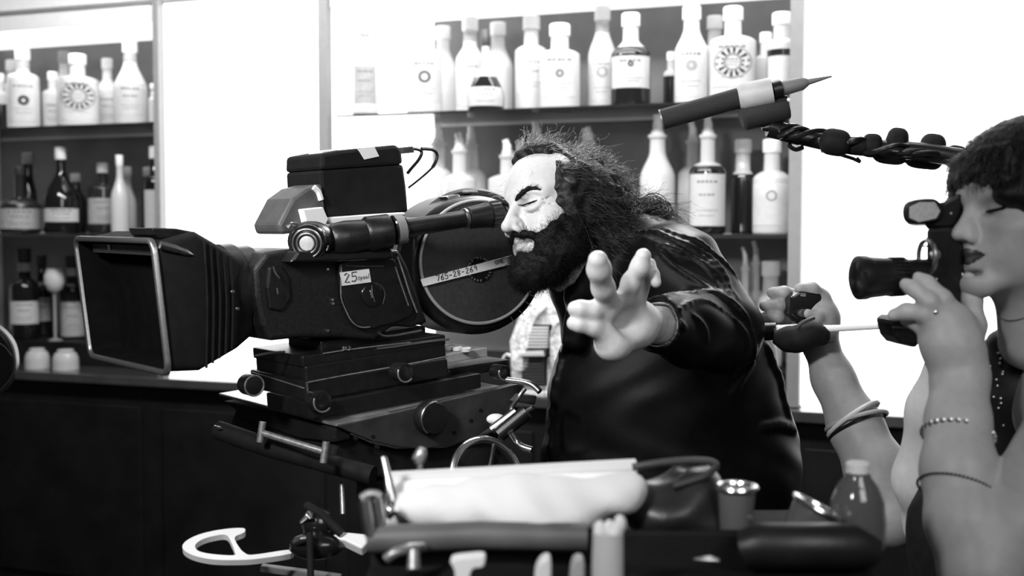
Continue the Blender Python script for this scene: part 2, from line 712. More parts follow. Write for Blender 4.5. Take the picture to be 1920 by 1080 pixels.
# counter of the back bar
e = empty('back_bar_counter', B(-0.4, -0.05, 0), 'long dark polished back bar counter under the bottle cabinets', 'counter')
MB().box(*bbox(-3.6, 2.6, -0.10, CAB_D + 0.05, Z_CTR - 0.035, Z_CTR)).to('countertop', m_ctop, e, smooth=False, bevel=0.004)
MB().box(*bbox(-3.6, 2.6, -0.06, CAB_D + 0.05, 0.002, Z_CTR - 0.036)).to('front_panel', m_cfront, e, smooth=False)
for u in (-3.0, -2.2, -1.4, -0.6, 0.2, 1.0, 1.8):
    MB().box(*bbox(u, u + 0.7, -0.072, -0.0605, 0.12, Z_CTR - 0.12)).to('door_panel', m_cfront, e, smooth=False, bevel=0.004)
# ------------------------------------------------------------- the bottles
g_clear = glass_mat('clear_bottle_glass', 0.86, 0.10, 0.42)
g_glow = glass_mat('glow_white_bottle_glass', 0.86, 0.05, 0.4)  # white body colour stands in for light glowing in clear glass
g_thin = glass_mat('thin_clear_glass', 0.85, 0.5, 0.5)
g_dark = mat('dark_bottle_glass', 0.008, 0.12, spec=0.7)
g_brown = mat('brown_bottle_glass', 0.02, 0.15, spec=0.7)
m_liq = mat('dark_liquor', 0.012, 0.12, spec=0.7)
m_lab = mat('bottle_label_white', 0.50, 0.6, noise=0.05, nscale=60)
m_labg = mat('bottle_label_grey', 0.34, 0.6, noise=0.12, nscale=60)
m_cap = mat('bottle_cap_white', 0.85, 0.4)
m_capd = mat('bottle_cap_dark', 0.03, 0.4)
m_capg = mat('bottle_cap_grey', 0.35, 0.4)


def bottle_profile(shape, r, H, nr):
    """outer profile [(radius, height)] up to the neck finish"""
    base = [(r * 0.86, 0.0), (r * 0.97, 0.004), (r, 0.010)]
    S = {
        # name: body top (fraction), shoulder end (fraction)
        'square': (0.66, 0.735), 'round': (0.58, 0.74), 'slope': (0.55, 0.80), 'long': (0.46, 0.78),
        'champagne': (0.42, 0.76), 'decanter': (0.42, 0.56), 'ball': (0.30, 0.56), 'pour': (0.60, 0.70),
    }[shape]
    hb, hs = S[0] * H, S[1] * H
    pr = list(base)
    if shape == 'ball':
        for k in range(1, 9):
            t = k / 8
            pr.append((nr + (r * 1.05 - nr) * math.cos(t * PI / 2) ** 0.8, 0.010 + (hs - 0.010) * (0.15 + 0.85 * t)))
    else:
        pr.append((r, hb))
        for k in range(1, 9):
            t = k / 8
            if shape in ('square', 'pour', 'decanter'):
                q = math.sqrt(max(0.0, 1 - t ** 2.2)) if t < 1 else 0
                q = math.cos(t * PI / 2) ** 0.75
            elif shape in ('round',):
                q = 0.5 + 0.5 * math.cos(t * PI)
                q = 0.6 * q + 0.4 * math.cos(t * PI / 2)
            else:
                q = (0.5 + 0.5 * math.cos(t * PI)) * 0.7 + 0.3 * (1 - t)
            pr.append((nr + (r - nr) * q, hb + (hs - hb) * t))
    pr.append((nr * 0.96, H * 0.90))
    pr.append((nr * 1.0, H * 0.93))
    return pr


def cut_profile(pr, z):
    lo, hi = [], []
    for i, (r, h) in enumerate(pr):
        if h <= z:
            lo.append((r, h))
        else:
            if not hi:
                r0, h0 = pr[i - 1]
                t = (z - h0) / max(h - h0, 1e-6)
                rm = r0 + (r - r0) * t
                lo.append((rm, z))
                hi.append((rm, z))
            hi.append((r, h))
    return lo, hi


def prof_r(pr, z):
    for (r0, h0), (r1, h1) in zip(pr, pr[1:]):
        if h0 <= z <= h1:
            return r0 + (r1 - r0) * (z - h0) / max(h1 - h0, 1e-6)
    return pr[-1][0]


def label_patch(base, pr, z0, z1, ang, face, sq, grow, n=14, nz=4):
    """a label wrapped round the bottle between heights z0 and z1, +-ang about the facing direction"""
    mb = MB()
    side = Vector((0, 0, 1)).cross(face)
    grid_o, grid_i = [], []
    for i in range(nz + 1):
        z = z0 + (z1 - z0) * i / nz
        ro, ri = [], []
        for k in range(n + 1):
            a = -ang + 2 * ang * k / n
            c, s = math.cos(a), math.sin(a)
            q = 1.0
            if sq:
                q = (abs(c) ** sq + abs(s) ** sq) ** (-1.0 / sq)
            r = prof_r(pr, z) * q
            d = face * c + side * s
            ro.append(mb.bm.verts.new(base + d * (r + grow) + Vector((0, 0, z))))
            ri.append(mb.bm.verts.new(base + d * (r + 0.0002) + Vector((0, 0, z))))
        grid_o.append(ro)
        grid_i.append(ri)
    f = mb.bm.faces.new
    for i in range(nz):
        for k in range(n):
            f((grid_o[i][k], grid_o[i][k + 1], grid_o[i + 1][k + 1], grid_o[i + 1][k]))
            f((grid_i[i][k + 1], grid_i[i][k], grid_i[i + 1][k], grid_i[i + 1][k + 1]))
    for k in range(n):
        f((grid_o[0][k + 1], grid_o[0][k], grid_i[0][k], grid_i[0][k + 1]))
        f((grid_o[nz][k], grid_o[nz][k + 1], grid_i[nz][k + 1], grid_i[nz][k]))
    for i in range(nz):
        f((grid_o[i][0], grid_o[i + 1][0], grid_i[i + 1][0], grid_i[i][0]))
        f((grid_o[i + 1][n], grid_o[i][n], grid_i[i][n], grid_i[i + 1][n]))
    return mb


def ring_on_label(base, pr, zc, R, r, face, sq, ac=0.0, teeth=0):
    """a printed ring (or toothed wreath) lying on the label"""
    side = Vector((0, 0, 1)).cross(face)
    mb = MB()

    def pt(x, z, g):
        a = ac + math.asin(max(-0.95, min(0.95, x / max(prof_r(pr, z), 1e-4))))
        c, s = math.cos(a), math.sin(a)
        q = (abs(c) ** sq + abs(s) ** sq) ** (-1.0 / sq) if sq else 1.0
        d = face * c + side * s
        return base + d * (prof_r(pr, z) * q + g) + Vector((0, 0, z))
    n = 28
    for k in range(n):
        if teeth and k % 2:
            continue
        a0, a1 = 2 * PI * k / n, 2 * PI * (k + 1) / n
        o = []
        for g in (0.0009, 0.0016):
            o.append([pt((R - r) * math.cos(a0), zc + (R - r) * math.sin(a0), g), pt((R + r) * math.cos(a0), zc + (R + r) * math.sin(a0), g),
                      pt((R + r) * math.cos(a1), zc + (R + r) * math.sin(a1), g), pt((R - r) * math.cos(a1), zc + (R - r) * math.sin(a1), g)])
        mb.loft(o)
    return mb


def print_lines(base, pr, rows, face, sq, ac=0.0):
    """rows of small printed marks: (height, half width, thickness, pieces)"""
    side = Vector((0, 0, 1)).cross(face)
    mb = MB()
    rr = random.Random(int(abs(base.x) * 1e4))
    for z, hw, th, pieces in rows:
        x = -hw
        step = 2 * hw / pieces
        for k in range(pieces):
            w = step * rr.uniform(0.5, 0.85)
            o = []
            for g in (0.0009, 0.0015):
                q4 = []
                for (dx, dz) in ((0, -th), (w, -th), (w, th), (0, th)):
                    r = prof_r(pr, z)
                    a = ac + math.asin(max(-0.95, min(0.95, (x + dx) / max(r, 1e-4))))
                    c, s = math.cos(a), math.sin(a)
                    q = (abs(c) ** sq + abs(s) ** sq) ** (-1.0 / sq) if sq else 1.0
                    q4.append(base + (face * c + side * s) * (r * q + g) + Vector((0, 0, z + dz)))
                o.append(q4)
            mb.loft(o)
            x += step
    return mb


def bottle(px, top, hw, z, w, shape, glass, label, group, nr=None, sq=None, lab=None, fill=None, cap='white',
           spout=False, ring=None, rows=True, neck_label=False, nrpx=None, tilt=0.0, labmat=None, capfrac=0.10):
    """px: picture x of the axis; top: picture y of the very top; hw: half width in pixels; z: shelf height; w: depth behind the cabinet front"""
    u = Bu(px, w)
    base = B(u, w, z + 0.0008)
    d = (base - EYE).dot(FWD)
    s = d / F
    r = hw * s
    ztop = Bhit(px, top, w)[1]
    Ht = ztop - z
    H = Ht / 1.045
    if spout:
        H = Ht * 0.86
    nr = (nrpx * s) if nrpx else min(0.017, r * 0.42)
    e = empty('bottle', base, label, 'bottle', group)
    pr = bottle_profile(shape, r, H, nr)
    face = (EYE - base)
    face.z = 0
    face.normalize()
    up = face
    sqq = (sq, H * 0.62) if sq else None
    if fill is not None:
        lo, hi = cut_profile(pr, fill * H)
        MB().lathe(base, (0, 0, 1), lo, up=up, sq=sqq).to('liquor', m_liq, e, label='dark liquor in the lower part', angle=60)
        MB().lathe(base, (0, 0, 1), hi, up=up, sq=sqq).to('glass_body', glass, e, angle=60)
    else:
        MB().lathe(base, (0, 0, 1), pr, up=up, sq=sqq).to('glass_body', glass, e, angle=60)
    cm = {'white': m_cap, 'dark': m_capd, 'grey': m_capg}[cap]
    if spout:
        mb = MB()
        q = base + Vector((0, 0, H * 0.93))
        mb.lathe(q, (0, 0, 1), [(nr * 1.15, 0), (nr * 1.2, 0.004), (nr * 1.2, 0.012), (nr * 0.9, 0.014), (nr * 0.75, 0.026), (nr * 0.7, 0.03)], n=16)
        mb.to('pourer_cork', g_glow, e)
        hs = Ht - H * 0.93 - 0.03
        b = BU * random.uniform(-0.25, 0.1) + BN * 0.0
        p0 = q + Vector((0, 0, 0.029))
        MB().tube(spline([p0, p0 + Vector((0, 0, hs * 0.45)) + b * hs * 0.1, p0 + Vector((0, 0, hs)) + b * hs * 0.8], 5), [nr * 0.62] * 6 + [nr * 0.5] * 5, 10).to('spout', m_cap, e)
    else:
        hc = Ht * capfrac
        q = base + Vector((0, 0, H * 0.93 - hc * 0.3))
        hh = Ht - H * 0.93 + hc * 0.3
        MB().lathe(q, (0, 0, 1), [(nr * 1.12, 0), (nr * 1.16, 0.002), (nr * 1.14, hh - 0.003), (nr * 1.0, hh)], n=20).to('cap', cm, e)
    if lab:
        z0, z1 = lab[0] * H, lab[1] * H
        ang = lab[2] if len(lab) > 2 else 1.15
        ac = lab[3] if len(lab) > 3 else 0.0
        fc = face
        if ac:
            sd = Vector((0, 0, 1)).cross(face)
            fc = face * math.cos(ac) + sd * math.sin(ac)
        if ac and sq:
            fc = face
        L = label_patch(base, pr, z0, z1, ang, fc, sq, 0.0008).to('label', labmat or m_lab, e, angle=60)
        if rows:
            zz = z1 - z0
            rw = r * 0.55
            rs = [(z0 + zz * 0.85, rw, 0.0035, 5), (z0 + zz * 0.30, rw, 0.0012, 7), (z0 + zz * 0.20, rw * 0.8, 0.0012, 6)]
            if not ring:
                rs.append((z0 + zz * 0.60, rw * 0.8, 0.0028, 4))
            print_lines(base, pr, rs, fc, sq).to('lettering', M_GINK, L, smooth=False)
        if ring:
            zc, R, rr_, teeth, dk = ring
            ring_on_label(base, pr, zc * H, R * r, rr_ * r, fc, sq, 0, teeth).to('emblem', M_INK if dk else M_GINK, L, smooth=False)
            if teeth and dk:
                ring_on_label(base, pr, zc * H, R * r * 0.66, 0.035 * r, fc, sq, 0, 0).to('emblem_ring', M_GINK, L, smooth=False)
                ring_on_label(base, pr, zc * H, R * r * 1.36, 0.02 * r, fc, sq, 0, 0).to('emblem_ring', M_GINK, L, smooth=False)
                print_lines(base, pr, [(zc * H + r * .12, r * .26, .0022, 3), (zc * H, r * .28, .0016, 4), (zc * H - r * .12, r * .24, .0016, 3)], fc, sq).to('lettering', M_GINK, L, smooth=False)
    if neck_label:
        label_patch(base, pr, H * 0.78, H * 0.88, 1.2, face, None, 0.0008, nz=2).to('neck_label', m_labg, e, angle=60)
    return e


GU, GM = 'bottles on the upper right shelf', 'bottles with pourers on the middle right shelf'
# upper shelf of the wide cabinet
W1, W2, W3 = 0.13, 0.24, 0.34
bottle(686, 46, 25, Z_SH1, 0.05, 'slope', g_glow, 'white bottle standing alone against the lit white side panel', GU, lab=(0.12, 0.55, 0.9), cap='grey', labmat=m_labg)
bottle(797, 38, 33, Z_SH1, W1, 'square', g_glow, 'clear bottle whose pale label has a small dark ring, left end of upper shelf', GU, lab=(0.12, 0.62, 1.1), ring=(0.40, 0.27, 0.06, 0, True), nrpx=14)
bottle(832, 50, 26, Z_SH1, W3, 'slope', g_clear, 'clear bottle behind the ring-labelled bottle', GU, cap='white', nrpx=12)
bottle(882, 32, 27, Z_SH1, W2, 'round', g_glow, 'tall clear bottle with an arched label behind the squat dark bottle', GU, lab=(0.10, 0.58, 1.1), nrpx=13, neck_label=True)
bottle(911, 56, 34, Z_SH1, 0.10, 'ball', g_glow, 'squat dark liquor bottle with a wide pale label and dark neck', GU, lab=(0.06, 0.30, 1.2), fill=0.44, cap='dark', nrpx=7, capfrac=0.30)
bottle(934, 43, 29, Z_SH1, W3, 'slope', g_clear, 'clear long-shouldered bottle behind and right of the squat dark bottle', GU, nrpx=13)
bottle(996, 31, 31, Z_SH1, W2, 'square', g_glow, 'square-shouldered clear bottle with a dark spot at its foot', GU, lab=(0.20, 0.60, 0.9), nrpx=14)
bottle(1049, 46, 38, Z_SH1, W1, 'square', g_glow, 'broad square-shouldered bottle with a grey emblem label', GU, lab=(0.14, 0.66, 0.75), ring=(0.42, 0.14, 0.07, 0, False), nrpx=17, sq=3.0, labmat=m_lab)
bottle(1128, 12, 27, Z_SH1, W2, 'slope', g_glow, 'tallest clear bottle, left of the dark bottle with a big white label', GU, lab=(0.1, 0.52, 1.0), nrpx=13, neck_label=True, ring=(0.38, 0.3, 0.1, 2, False))
bottle(1181, 26, 37, Z_SH1, W1, 'round', g_clear, 'dark whisky bottle with a big white label and glass neck', GU, lab=(0.20, 0.55, 1.2), fill=0.66, nrpx=15, ring=(0.46, 0.10, 0.05, 0, True))
bottle(1256, 98, 14, Z_SH1, W3, 'square', g_clear, 'small dark bottle half hidden at the back of the upper shelf', GU, fill=0.62, nrpx=7)
bottle(1294, 12, 32, Z_SH1, W1, 'slope', g_glow, 'long-shouldered clear bottle with white cap, left of the wreath-labelled bottle', GU, lab=(0.08, 0.60, 1.0), nrpx=15, ring=(0.40, 0.22, 0.11, 2, False))
bottle(1337, 31, 22, Z_SH1, W3, 'square', g_clear, 'clear bottle showing only its neck behind the wreath-labelled bottle', GU, nrpx=13)
bottle(1371, 14, 43, Z_SH1, W1, 'square', g_glow, 'broad gin bottle with a dark wreath on its label', GU, lab=(0.16, 0.66, 0.80), ring=(0.42, 0.50, 0.12, 2, True), nrpx=16, sq=3.2)
bottle(1432, 62, 20, Z_SH1, W2, 'square', g_glow, 'low white bottle squeezed between the wreath-labelled bottle and the end bottle', GU, nrpx=10)
bottle(1462, 25, 27, Z_SH1, W1 - 0.03, 'square', g_clear, 'end bottle of the upper shelf, half behind the grey post', GU, lab=(0.08, 0.52, 1.2), fill=0.60, nrpx=16, rows=False)
# middle shelf of the wide cabinet, most of them with pourers
bottle(822, 233, 27, Z_SH2, 0.25, 'pour', g_glow, 'clear pourer bottle at the left end of the middle shelf', GM, spout=True, nrpx=13)
bottle(862, 250, 32, Z_SH2, W1 + 0.02, 'pour', g_glow, 'clear pourer bottle above the film magazine rim', GM, spout=True, nrpx=13, lab=(0.1, 0.5, 1.0))
bottle(884, 237, 28, Z_SH2, W3, 'pour', g_clear, 'taller clear pourer bottle just behind the one above the magazine', GM, spout=True, nrpx=13)
bottle(951, 262, 36, Z_SH2, W1, 'square', g_glow, 'clear pourer bottle in front of the man’s forehead', GM, spout=True, nrpx=13)
bottle(976, 263, 28, Z_SH2, W3, 'pour', g_clear, 'clear pourer bottle deeper on the shelf behind the man’s forehead', GM, spout=True, nrpx=13)
bottle(1006, 228, 28, Z_SH2, W2, 'pour', g_glow, 'clear bottle whose pourer rises over the man’s hairline', GM, spout=True, nrpx=14)
bottle(1102, 240, 34, Z_SH2, W2, 'pour', g_glow, 'clear bottle whose pourer rises over the crown of the man’s hair', GM, spout=True, nrpx=18)
bottle(1232, 215, 33, Z_SH2, W1, 'slope', g_glow, 'clear pourer bottle just behind the man’s curls', GM, spout=True, nrpx=15)
bottle(1298, 228, 28, Z_SH2, W3, 'pour', g_clear, 'clear pourer bottle behind the large white-labelled whisky bottle', GM, spout=True, nrpx=12, fill=None)
bottle(1326, 215, 34, Z_SH2, W1, 'pour', g_clear, 'whisky pourer bottle with a very large white label', GM, spout=True, nrpx=14, lab=(0.08, 0.58, 1.25), fill=0.66)
bottle(1392, 262, 22, Z_SH2, W2, 'pour', g_clear, 'slim dark bottle with a clear neck and no label', GM, fill=0.66, nrpx=14, cap='white')
bottle(1446, 262, 35, Z_SH2, W1, 'pour', g_glow, 'bottle with a plain white label and a small ring, beside the grey post', GM, lab=(0.10, 0.70, 1.2), ring=(0.42, 0.24, 0.035, 0, False), rows=False, nrpx=15)
# lower row of the wide cabinet, seen past the man's shoulder
GL = 'bottles low in the wide cabinet past the man’s shoulder'
bottle(1398, 463, 16, Z_STEP, W2, 'pour', g_glow, 'low clear bottle with slanting pourer, next to the man’s shoulder', GL, spout=True)
bottle(1418, 452, 18, Z_STEP, W3, 'pour', g_glow, 'low clear bottle with tall pourer, second from the man’s shoulder', GL, spout=True)
bottle(1446, 490, 22, Z_STEP, W2, 'square', g_glow, 'low white-capped bottle nearest the grey post', GL, nrpx=15)
# upper shelf of the far cabinet
GA = 'bottles on the upper far shelf'
bottle(6, 138, 16, Z_SH1, W2, 'square', g_clear, 'dark-filled bottle cut by the picture edge on the far upper shelf', GA, fill=0.5, nrpx=7)
bottle(28, 113, 18, Z_SH1, W3, 'square', g_clear, 'clear bottle showing its neck behind the round-emblem bottle', GA, nrpx=9)
bottle(49, 91, 29, Z_SH1, W1, 'square', g_glow, 'square clear bottle with small round dark emblem on the far upper shelf', GA, lab=(0.10, 0.62, 0.85, 0.0), ring=(0.36, 0.22, 0.10, 0, True), nrpx=12, sq=3.0, neck_label=True)
bottle(104, 135, 19, Z_SH1, W2, 'square', g_glow, 'small clear bottle left of the wreath-labelled square bottle', GA, nrpx=8, lab=(0.1, 0.5, 1.0))
bottle(126, 97, 22, Z_SH1, W3, 'slope', g_clear, 'clear bottle with grey cap rising behind the wreath-labelled square bottle', GA, nrpx=9, cap='grey')
bottle(151, 102, 38, Z_SH1, W1, 'square', g_glow, 'broad square bottle with a dark wreath on the far upper shelf', GA, lab=(0.08, 0.68, 0.85), ring=(0.42, 0.50, 0.11, 2, True), nrpx=14, sq=3.2)
bottle(206, 110, 23, Z_SH1, 0.30, 'round', g_glow, 'clear round-shouldered bottle with dark mark, between wreath bottle and tall bottle', GA, nrpx=9, lab=(0.1, 0.5, 1.0))
bottle(249, 77, 31, Z_SH1, W1, 'long', g_glow, 'tall tapering clear bottle, highest on the far upper shelf', GA, nrpx=12, lab=(0.12, 0.5, 1.0), neck_label=True)
bottle(291, 157, 9, Z_SH1, W1 - 0.03, 'pour', g_clear, 'miniature bottle at the post end of the far upper shelf', GA, nrpx=5)
# middle shelf of the far cabinet
GB = 'bottles on the middle far shelf'
bottle(38, 312, 38, Z_SH2, W1, 'decanter', g_brown, 'wide dark decanter-shaped bottle with a broad grey label', GB, lab=(0.07, 0.38, 1.25), labmat=m_labg, nrpx=9, cap='dark')
bottle(54, 287, 16, Z_SH2, W3, 'long', g_dark, 'thin dark bottle rising behind the decanter-shaped bottle', GB, nrpx=9, cap='grey')
bottle(116, 277, 33, Z_SH2, W1, 'champagne', g_dark, 'dark sloping champagne bottle with a light label and foil top', GB, lab=(0.14, 0.30, 1.1), nrpx=9, cap='white')
bottle(143, 326, 20, Z_SH2, W3, 'slope', g_dark, 'dark bottle with white cap behind the champagne bottle', GB, nrpx=8, cap='white')
bottle(194, 306, 28, Z_SH2, W2, 'square', g_brown, 'dark square bottle with a mottled label beside the white spiral bottle', GB, lab=(0.14, 0.52, 1.2), labmat=m_labg, nrpx=9, cap='white')
bottle(226, 291, 17, Z_SH2, W1, 'long', g_glow, 'narrow white tapering bottle on the middle far shelf', GB, nrpx=6)
bottle(240, 313, 17, Z_SH2, W3, 'long', g_clear, 'clear bottle behind the narrow white tapering bottle', GB, nrpx=7)
bottle(279, 314, 14, Z_SH2, W3, 'square', g_dark, 'dark bottle behind the white-labelled post-end bottle', GB, nrpx=8, cap='white')
bottle(292, 275, 20, Z_SH2, W1, 'pour', g_dark, 'post-end bottle with a tall plain white label', GB, lab=(0.03, 0.52, 1.3), nrpx=9, cap='white', rows=False)
# bottom row of the far cabinet
GC = 'dark bottles low in the far cabinet'
bottle(43, 466, 26, Z_STEP, 0.20, 'pour', g_dark, 'dark wine bottle with two-line label left of the round goblet', GC, lab=(0.18, 0.44, 1.25), nrpx=12, neck_label=True, cap='dark')
bottle(76, 478, 18, Z_STEP, 0.33, 'pour', g_dark, 'dark bottle with narrow grey label behind the two-line wine bottle', GC, lab=(0.2, 0.5, 1.0), labmat=m_labg, nrpx=8, cap='dark')
bottle(133, 478, 22, Z_STEP, 0.30, 'pour', g_dark, 'dark bottle with a tall grey label next to the matte box', GC, lab=(0.03, 0.46, 1.25), labmat=m_labg, nrpx=10, neck_label=True, cap='dark')
# goblet with a round bowl
u = Bu(100, 0.17)
bs = B(u, 0.17, Z_STEP + 0.001)
e = empty('goblet', bs, 'stemmed glass goblet with a round white bowl between two dark bottles', 'goblet')
MB().lathe(bs, (0, 0, 1), [(0.030, 0), (0.030, 0.004), (0.006, 0.012), (0.0055, 0.20)]).to('stem', g_thin, e)
MB().lathe(bs, (0, 0, 1), [(0.006, 0.2005), (0.030, 0.215), (0.042, 0.245), (0.041, 0.275), (0.030, 0.305), (0.028, 0.305), (0.038, 0.275), (0.039, 0.247), (0.02, 0.21)]).to('bowl', g_glow, e)
for px, py, hw, lb in ((72, 688, 23, 'upturned cut glass tumbler on the counter, nearer the picture edge'), (125, 686, 24, 'upturned cut glass tumbler on the counter, next to the matte box')):
    u, zz = Bhit(px, py, 0.0)
    bs = B(u, -0.005, Z_CTR + 0.001)
    r = hw * 4.7 / F
    t = empty('tumbler', bs, lb, 'glass', 'upturned tumblers on the back counter')
    pr = [(r, 0), (r * 1.02, 0.006), (r * 0.98, 0.02), (r * 1.0, 0.03), (r * 0.96, 0.05), (r * 0.8, 0.068), (r * 0.5, 0.075)]
    MB().lathe(bs, (0, 0, 1), pr, n=24).to('bowl', g_clear, t)
    MB().lathe(bs, (0, 0, 1), [(r * 0.62, 0.0755), (r * 0.62, 0.082), (r * 0.4, 0.084)], n=24).to('foot', g_glow, t)
# --------------------------------------------------------- the film camera
TILT = math.radians(4.0)
CN = Vector((math.sin(math.radians(38)), -math.cos(math.radians(38)), 0))      # side facing the photographer
CA = Vector((-math.cos(math.radians(38)) * math.cos(TILT), -math.sin(math.radians(38)) * math.cos(TILT), -math.sin(TILT)))  # lens direction
CU = CN.cross(CA)
if CU.z < 0:
    CU = -CU
S0 = Plane(P(897, 491, 2.22), CN)


def corner_box(px, yt, yb, d, pxr, pxl, name, m, parent, bevel=0.003, **k):
    """a box from its nearest upright edge, its right end and its left end in the picture"""
    p = P(px, yt, d)
    side, front = Plane(p, CN), Plane(p, CA)
    h = abs((Plane(p, CN).hit(px, yb) - p).z)
    r = (side.hit(pxr, yt) - p).dot(-CA)
    l = (front.hit(pxl, yt) - p).dot(-CN)
    q = [p, p - CA * r, p - CA * r - CN * l, p - CN * l]
    return MB().poly_prism(q, -CU * h).to(name, m, parent, smooth=False, bevel=bevel, **k), p, r, l, h


def trace(pl, pts, thick, name, m, parent, bevel=0.003, direction=None, **k):
    """an outline in the picture laid on plane pl and given its thickness away from the viewer"""
    q = [pl.hit(x, y) for x, y in pts]
    v = (direction if direction is not None else -pl.n) * thick
    return MB().poly_prism(q, v).to(name, m, parent, smooth=k.pop('smooth', False), bevel=bevel, **k)


def line_tube(pl, pts, r, name, m, parent, smoothn=6, closed=False, n=8, **k):
    q = [pl.hit(x, y) for x, y in (spline2(pts, smoothn, closed) if smoothn else pts)]
    if closed:
        q.append(q[0])
        q.append(q[1])
    return MB().tube(q, r, n).to(name, m, parent, **k)


def ell_px(cx, cy, rx, ry, n=48, a0=0, a1=2 * PI):
    return [(cx + rx * math.cos(a0 + (a1 - a0) * i / n), cy + ry * math.sin(a0 + (a1 - a0) * i / n)) for i in range(n)]


film = empty('film_camera', S0.hit(700, 640), 'big black motion picture camera with a box matte shade and round film magazine', 'film camera')
S1 = S0.off(0.035)
# --- magazine
trace(S0, ell_px(894, 497, 127, 131, 64), 0.11, 'magazine', M_BLACK, film, bevel=0.012, smooth=True)
trace(S0.off(0.02), [(752, 425), (800, 405), (783, 450), (781, 500), (784, 540), (795, 580), (806, 608), (772, 612), (742, 470)], 0.10, 'magazine_throat', M_BLACK, film, bevel=0.01)
mag_disc = trace(S0.off(0.004), ell_px(897, 491, 107, 113, 64), 0.0035, 'magazine_lid', mat('magazine_lid_grey', 0.040, 0.55, spec=0.4, noise=0.2, nscale=120, bump=0.15, bscale=900), film, bevel=0.001, smooth=True)
line_tube(S0.off(0.004), ell_px(897, 491, 109, 115.5, 64), 0.0032, 'lid_rim', mat('satin_rim', 0.42, 0.4, metal=0.25), film, 0, True, label='bright metal rim ring')
for a in (28, 36, 46, 56):
    c, s = math.cos(math.radians(a)), math.sin(math.radians(a))
    line_tube(S0.off(0.0035), [(894 + 113 * c, 497 + 117 * s), (894 + 126 * c, 497 + 130 * s)], 0.0008, 'rim_mark', M_WORN_GLINT, film, 0)
hub = trace(S0.off(0.008), ell_px(899, 505, 23, 23, 40), 0.004, 'hub', M_BLACKG, film, bevel=0.001, smooth=True)
for k in range(22):
    a = 2 * PI * k / 22
    if k % 11 in (4,):
        continue
    pts = [(899 + r * math.cos(a + da), 505 + r * math.sin(a + da)) for r, da in ((19, -0.06), (23, -0.06), (23, 0.06), (19, 0.06))]
    trace(S0.off(0.0092), pts, 0.001, 'tooth', M_WORN_GLINT, hub, bevel=0)
tape = trace(S0.off(0.0105), [(789, 524), (962, 478), (1003, 466), (1006, 481), (964, 494), (794, 537)], 0.002, 'tape_strip', M_WHITE, film, bevel=0, label='white tape strip with handwriting')
T0 = S0.off(0.0108)


def handwrite(s, px, py, px2, py2, hpx, pl, parent, name='handwriting', m=M_INK):
    o, e2 = pl.hit(px, py), pl.hit(px2, py2)
    up = pl.hit(px, py - hpx) - o
    xd = (e2 - o).normalized()
    yd = up - xd * up.dot(xd)
    t = text_mesh(name, s, 1.0, (0, 0, 0), (1, 0, 0), (0, 1, 0), m, None)
    v = np.array([q.co[:] for q in t.data.vertices])
    w_, h_ = np.ptp(v[:, 0]), 0.72
    sx, sy = (e2 - o).length / w_, yd.length / h_
    yd = yd.normalized()
    x0 = v[:, 0].min()
    for q in t.data.vertices:
        c = q.co
        q.co = o + xd * ((c.x - x0) * sx) + yd * (c.y * sy) + pl.n * (c.z + 0.0004)
    for mmd in list(t.users_collection):
        mmd.objects.unlink(t)
    return link(t, parent)


def stroke_text(strokes, org, ux, uy, pl, r, name, m, parent):
    """handwriting drawn with pen strokes; strokes in a unit cell system, org the picture pixel of cell (0,0)"""
    mb = MB()
    for st in strokes:
        q = [pl.hit(org[0] + x * ux[0] + y * uy[0], org[1] + x * ux[1] + y * uy[1]) for x, y in st]
        mb.tube(q, r, 5)
    return mb.to(name, m, parent, smooth=False)


DIG = {
    '7': [[(0, 1), (.6, 1), (.25, 0)]], '6': [[(.55, 1), (.1, .5), (.1, .1), (.4, 0), (.6, .25), (.4, .5), (.1, .4)]],
    '5': [[(.6, 1), (.1, 1), (.1, .55), (.45, .6), (.6, .3), (.4, 0), (.05, .05)]], '-': [[(.1, .45), (.5, .45)]],
    '2': [[(.05, .8), (.3, 1), (.55, .8), (.1, 0), (.6, 0)]], '8': [[(.3, .5), (.05, .75), (.3, 1), (.55, .75), (.3, .5), (.05, .25), (.3, 0), (.55, .25), (.3, .5)]],
    '9': [[(.55, .6), (.3, .5), (.1, .75), (.3, 1), (.55, .8), (.5, 0)]], '0': [[(.3, 0), (.05, .3), (.05, .7), (.3, 1), (.55, .7), (.55, .3), (.3, 0)]],
    'O': [[(.3, 0), (.05, .3), (.05, .7), (.3, 1), (.55, .7), (.55, .3), (.3, 0)]], 'N': [[(.05, 0), (.05, 1), (.55, 0), (.55, 1)]],
    'E': [[(.55, 1), (.05, 1), (.05, 0), (.55, 0)], [(.05, .5), (.45, .5)]], "'": [[(.2, 1.1), (.2, .8)]],
    ' ': [], 's': [[(.5, .55), (.2, .6), (.1, .45), (.45, .25), (.3, 0), (.05, .05)]], 'p': [[(.1, .55), (.1, -.3)], [(.1, .5), (.45, .5), (.45, .1), (.1, .05)]],
    'e': [[(.1, .3), (.5, .35), (.35, .6), (.1, .4), (.15, 0), (.5, .1)]], 'c': [[(.5, .5), (.2, .6), (.05, .3), (.2, 0), (.5, .1)]],
    'l': [[(.2, 1), (.2, 0)]], 'o': [[(.3, 0), (.05, .3), (.3, .6), (.5, .3), (.3, 0)]], 'f': [[(.5, .9), (.3, 1), (.2, .8), (.2, -.1)], [(.05, .5), (.4, .5)]],
}


def write(s, org, ux, uy, pl, r, name, m, parent, adv=0.78):
    sts = []
    for i, ch in enumerate(s):
        for st in DIG.get(ch, []):
            sts.append([(x + i * adv, y) for x, y in st])
    return stroke_text(sts, org, ux, uy, pl, r, name, m, parent)


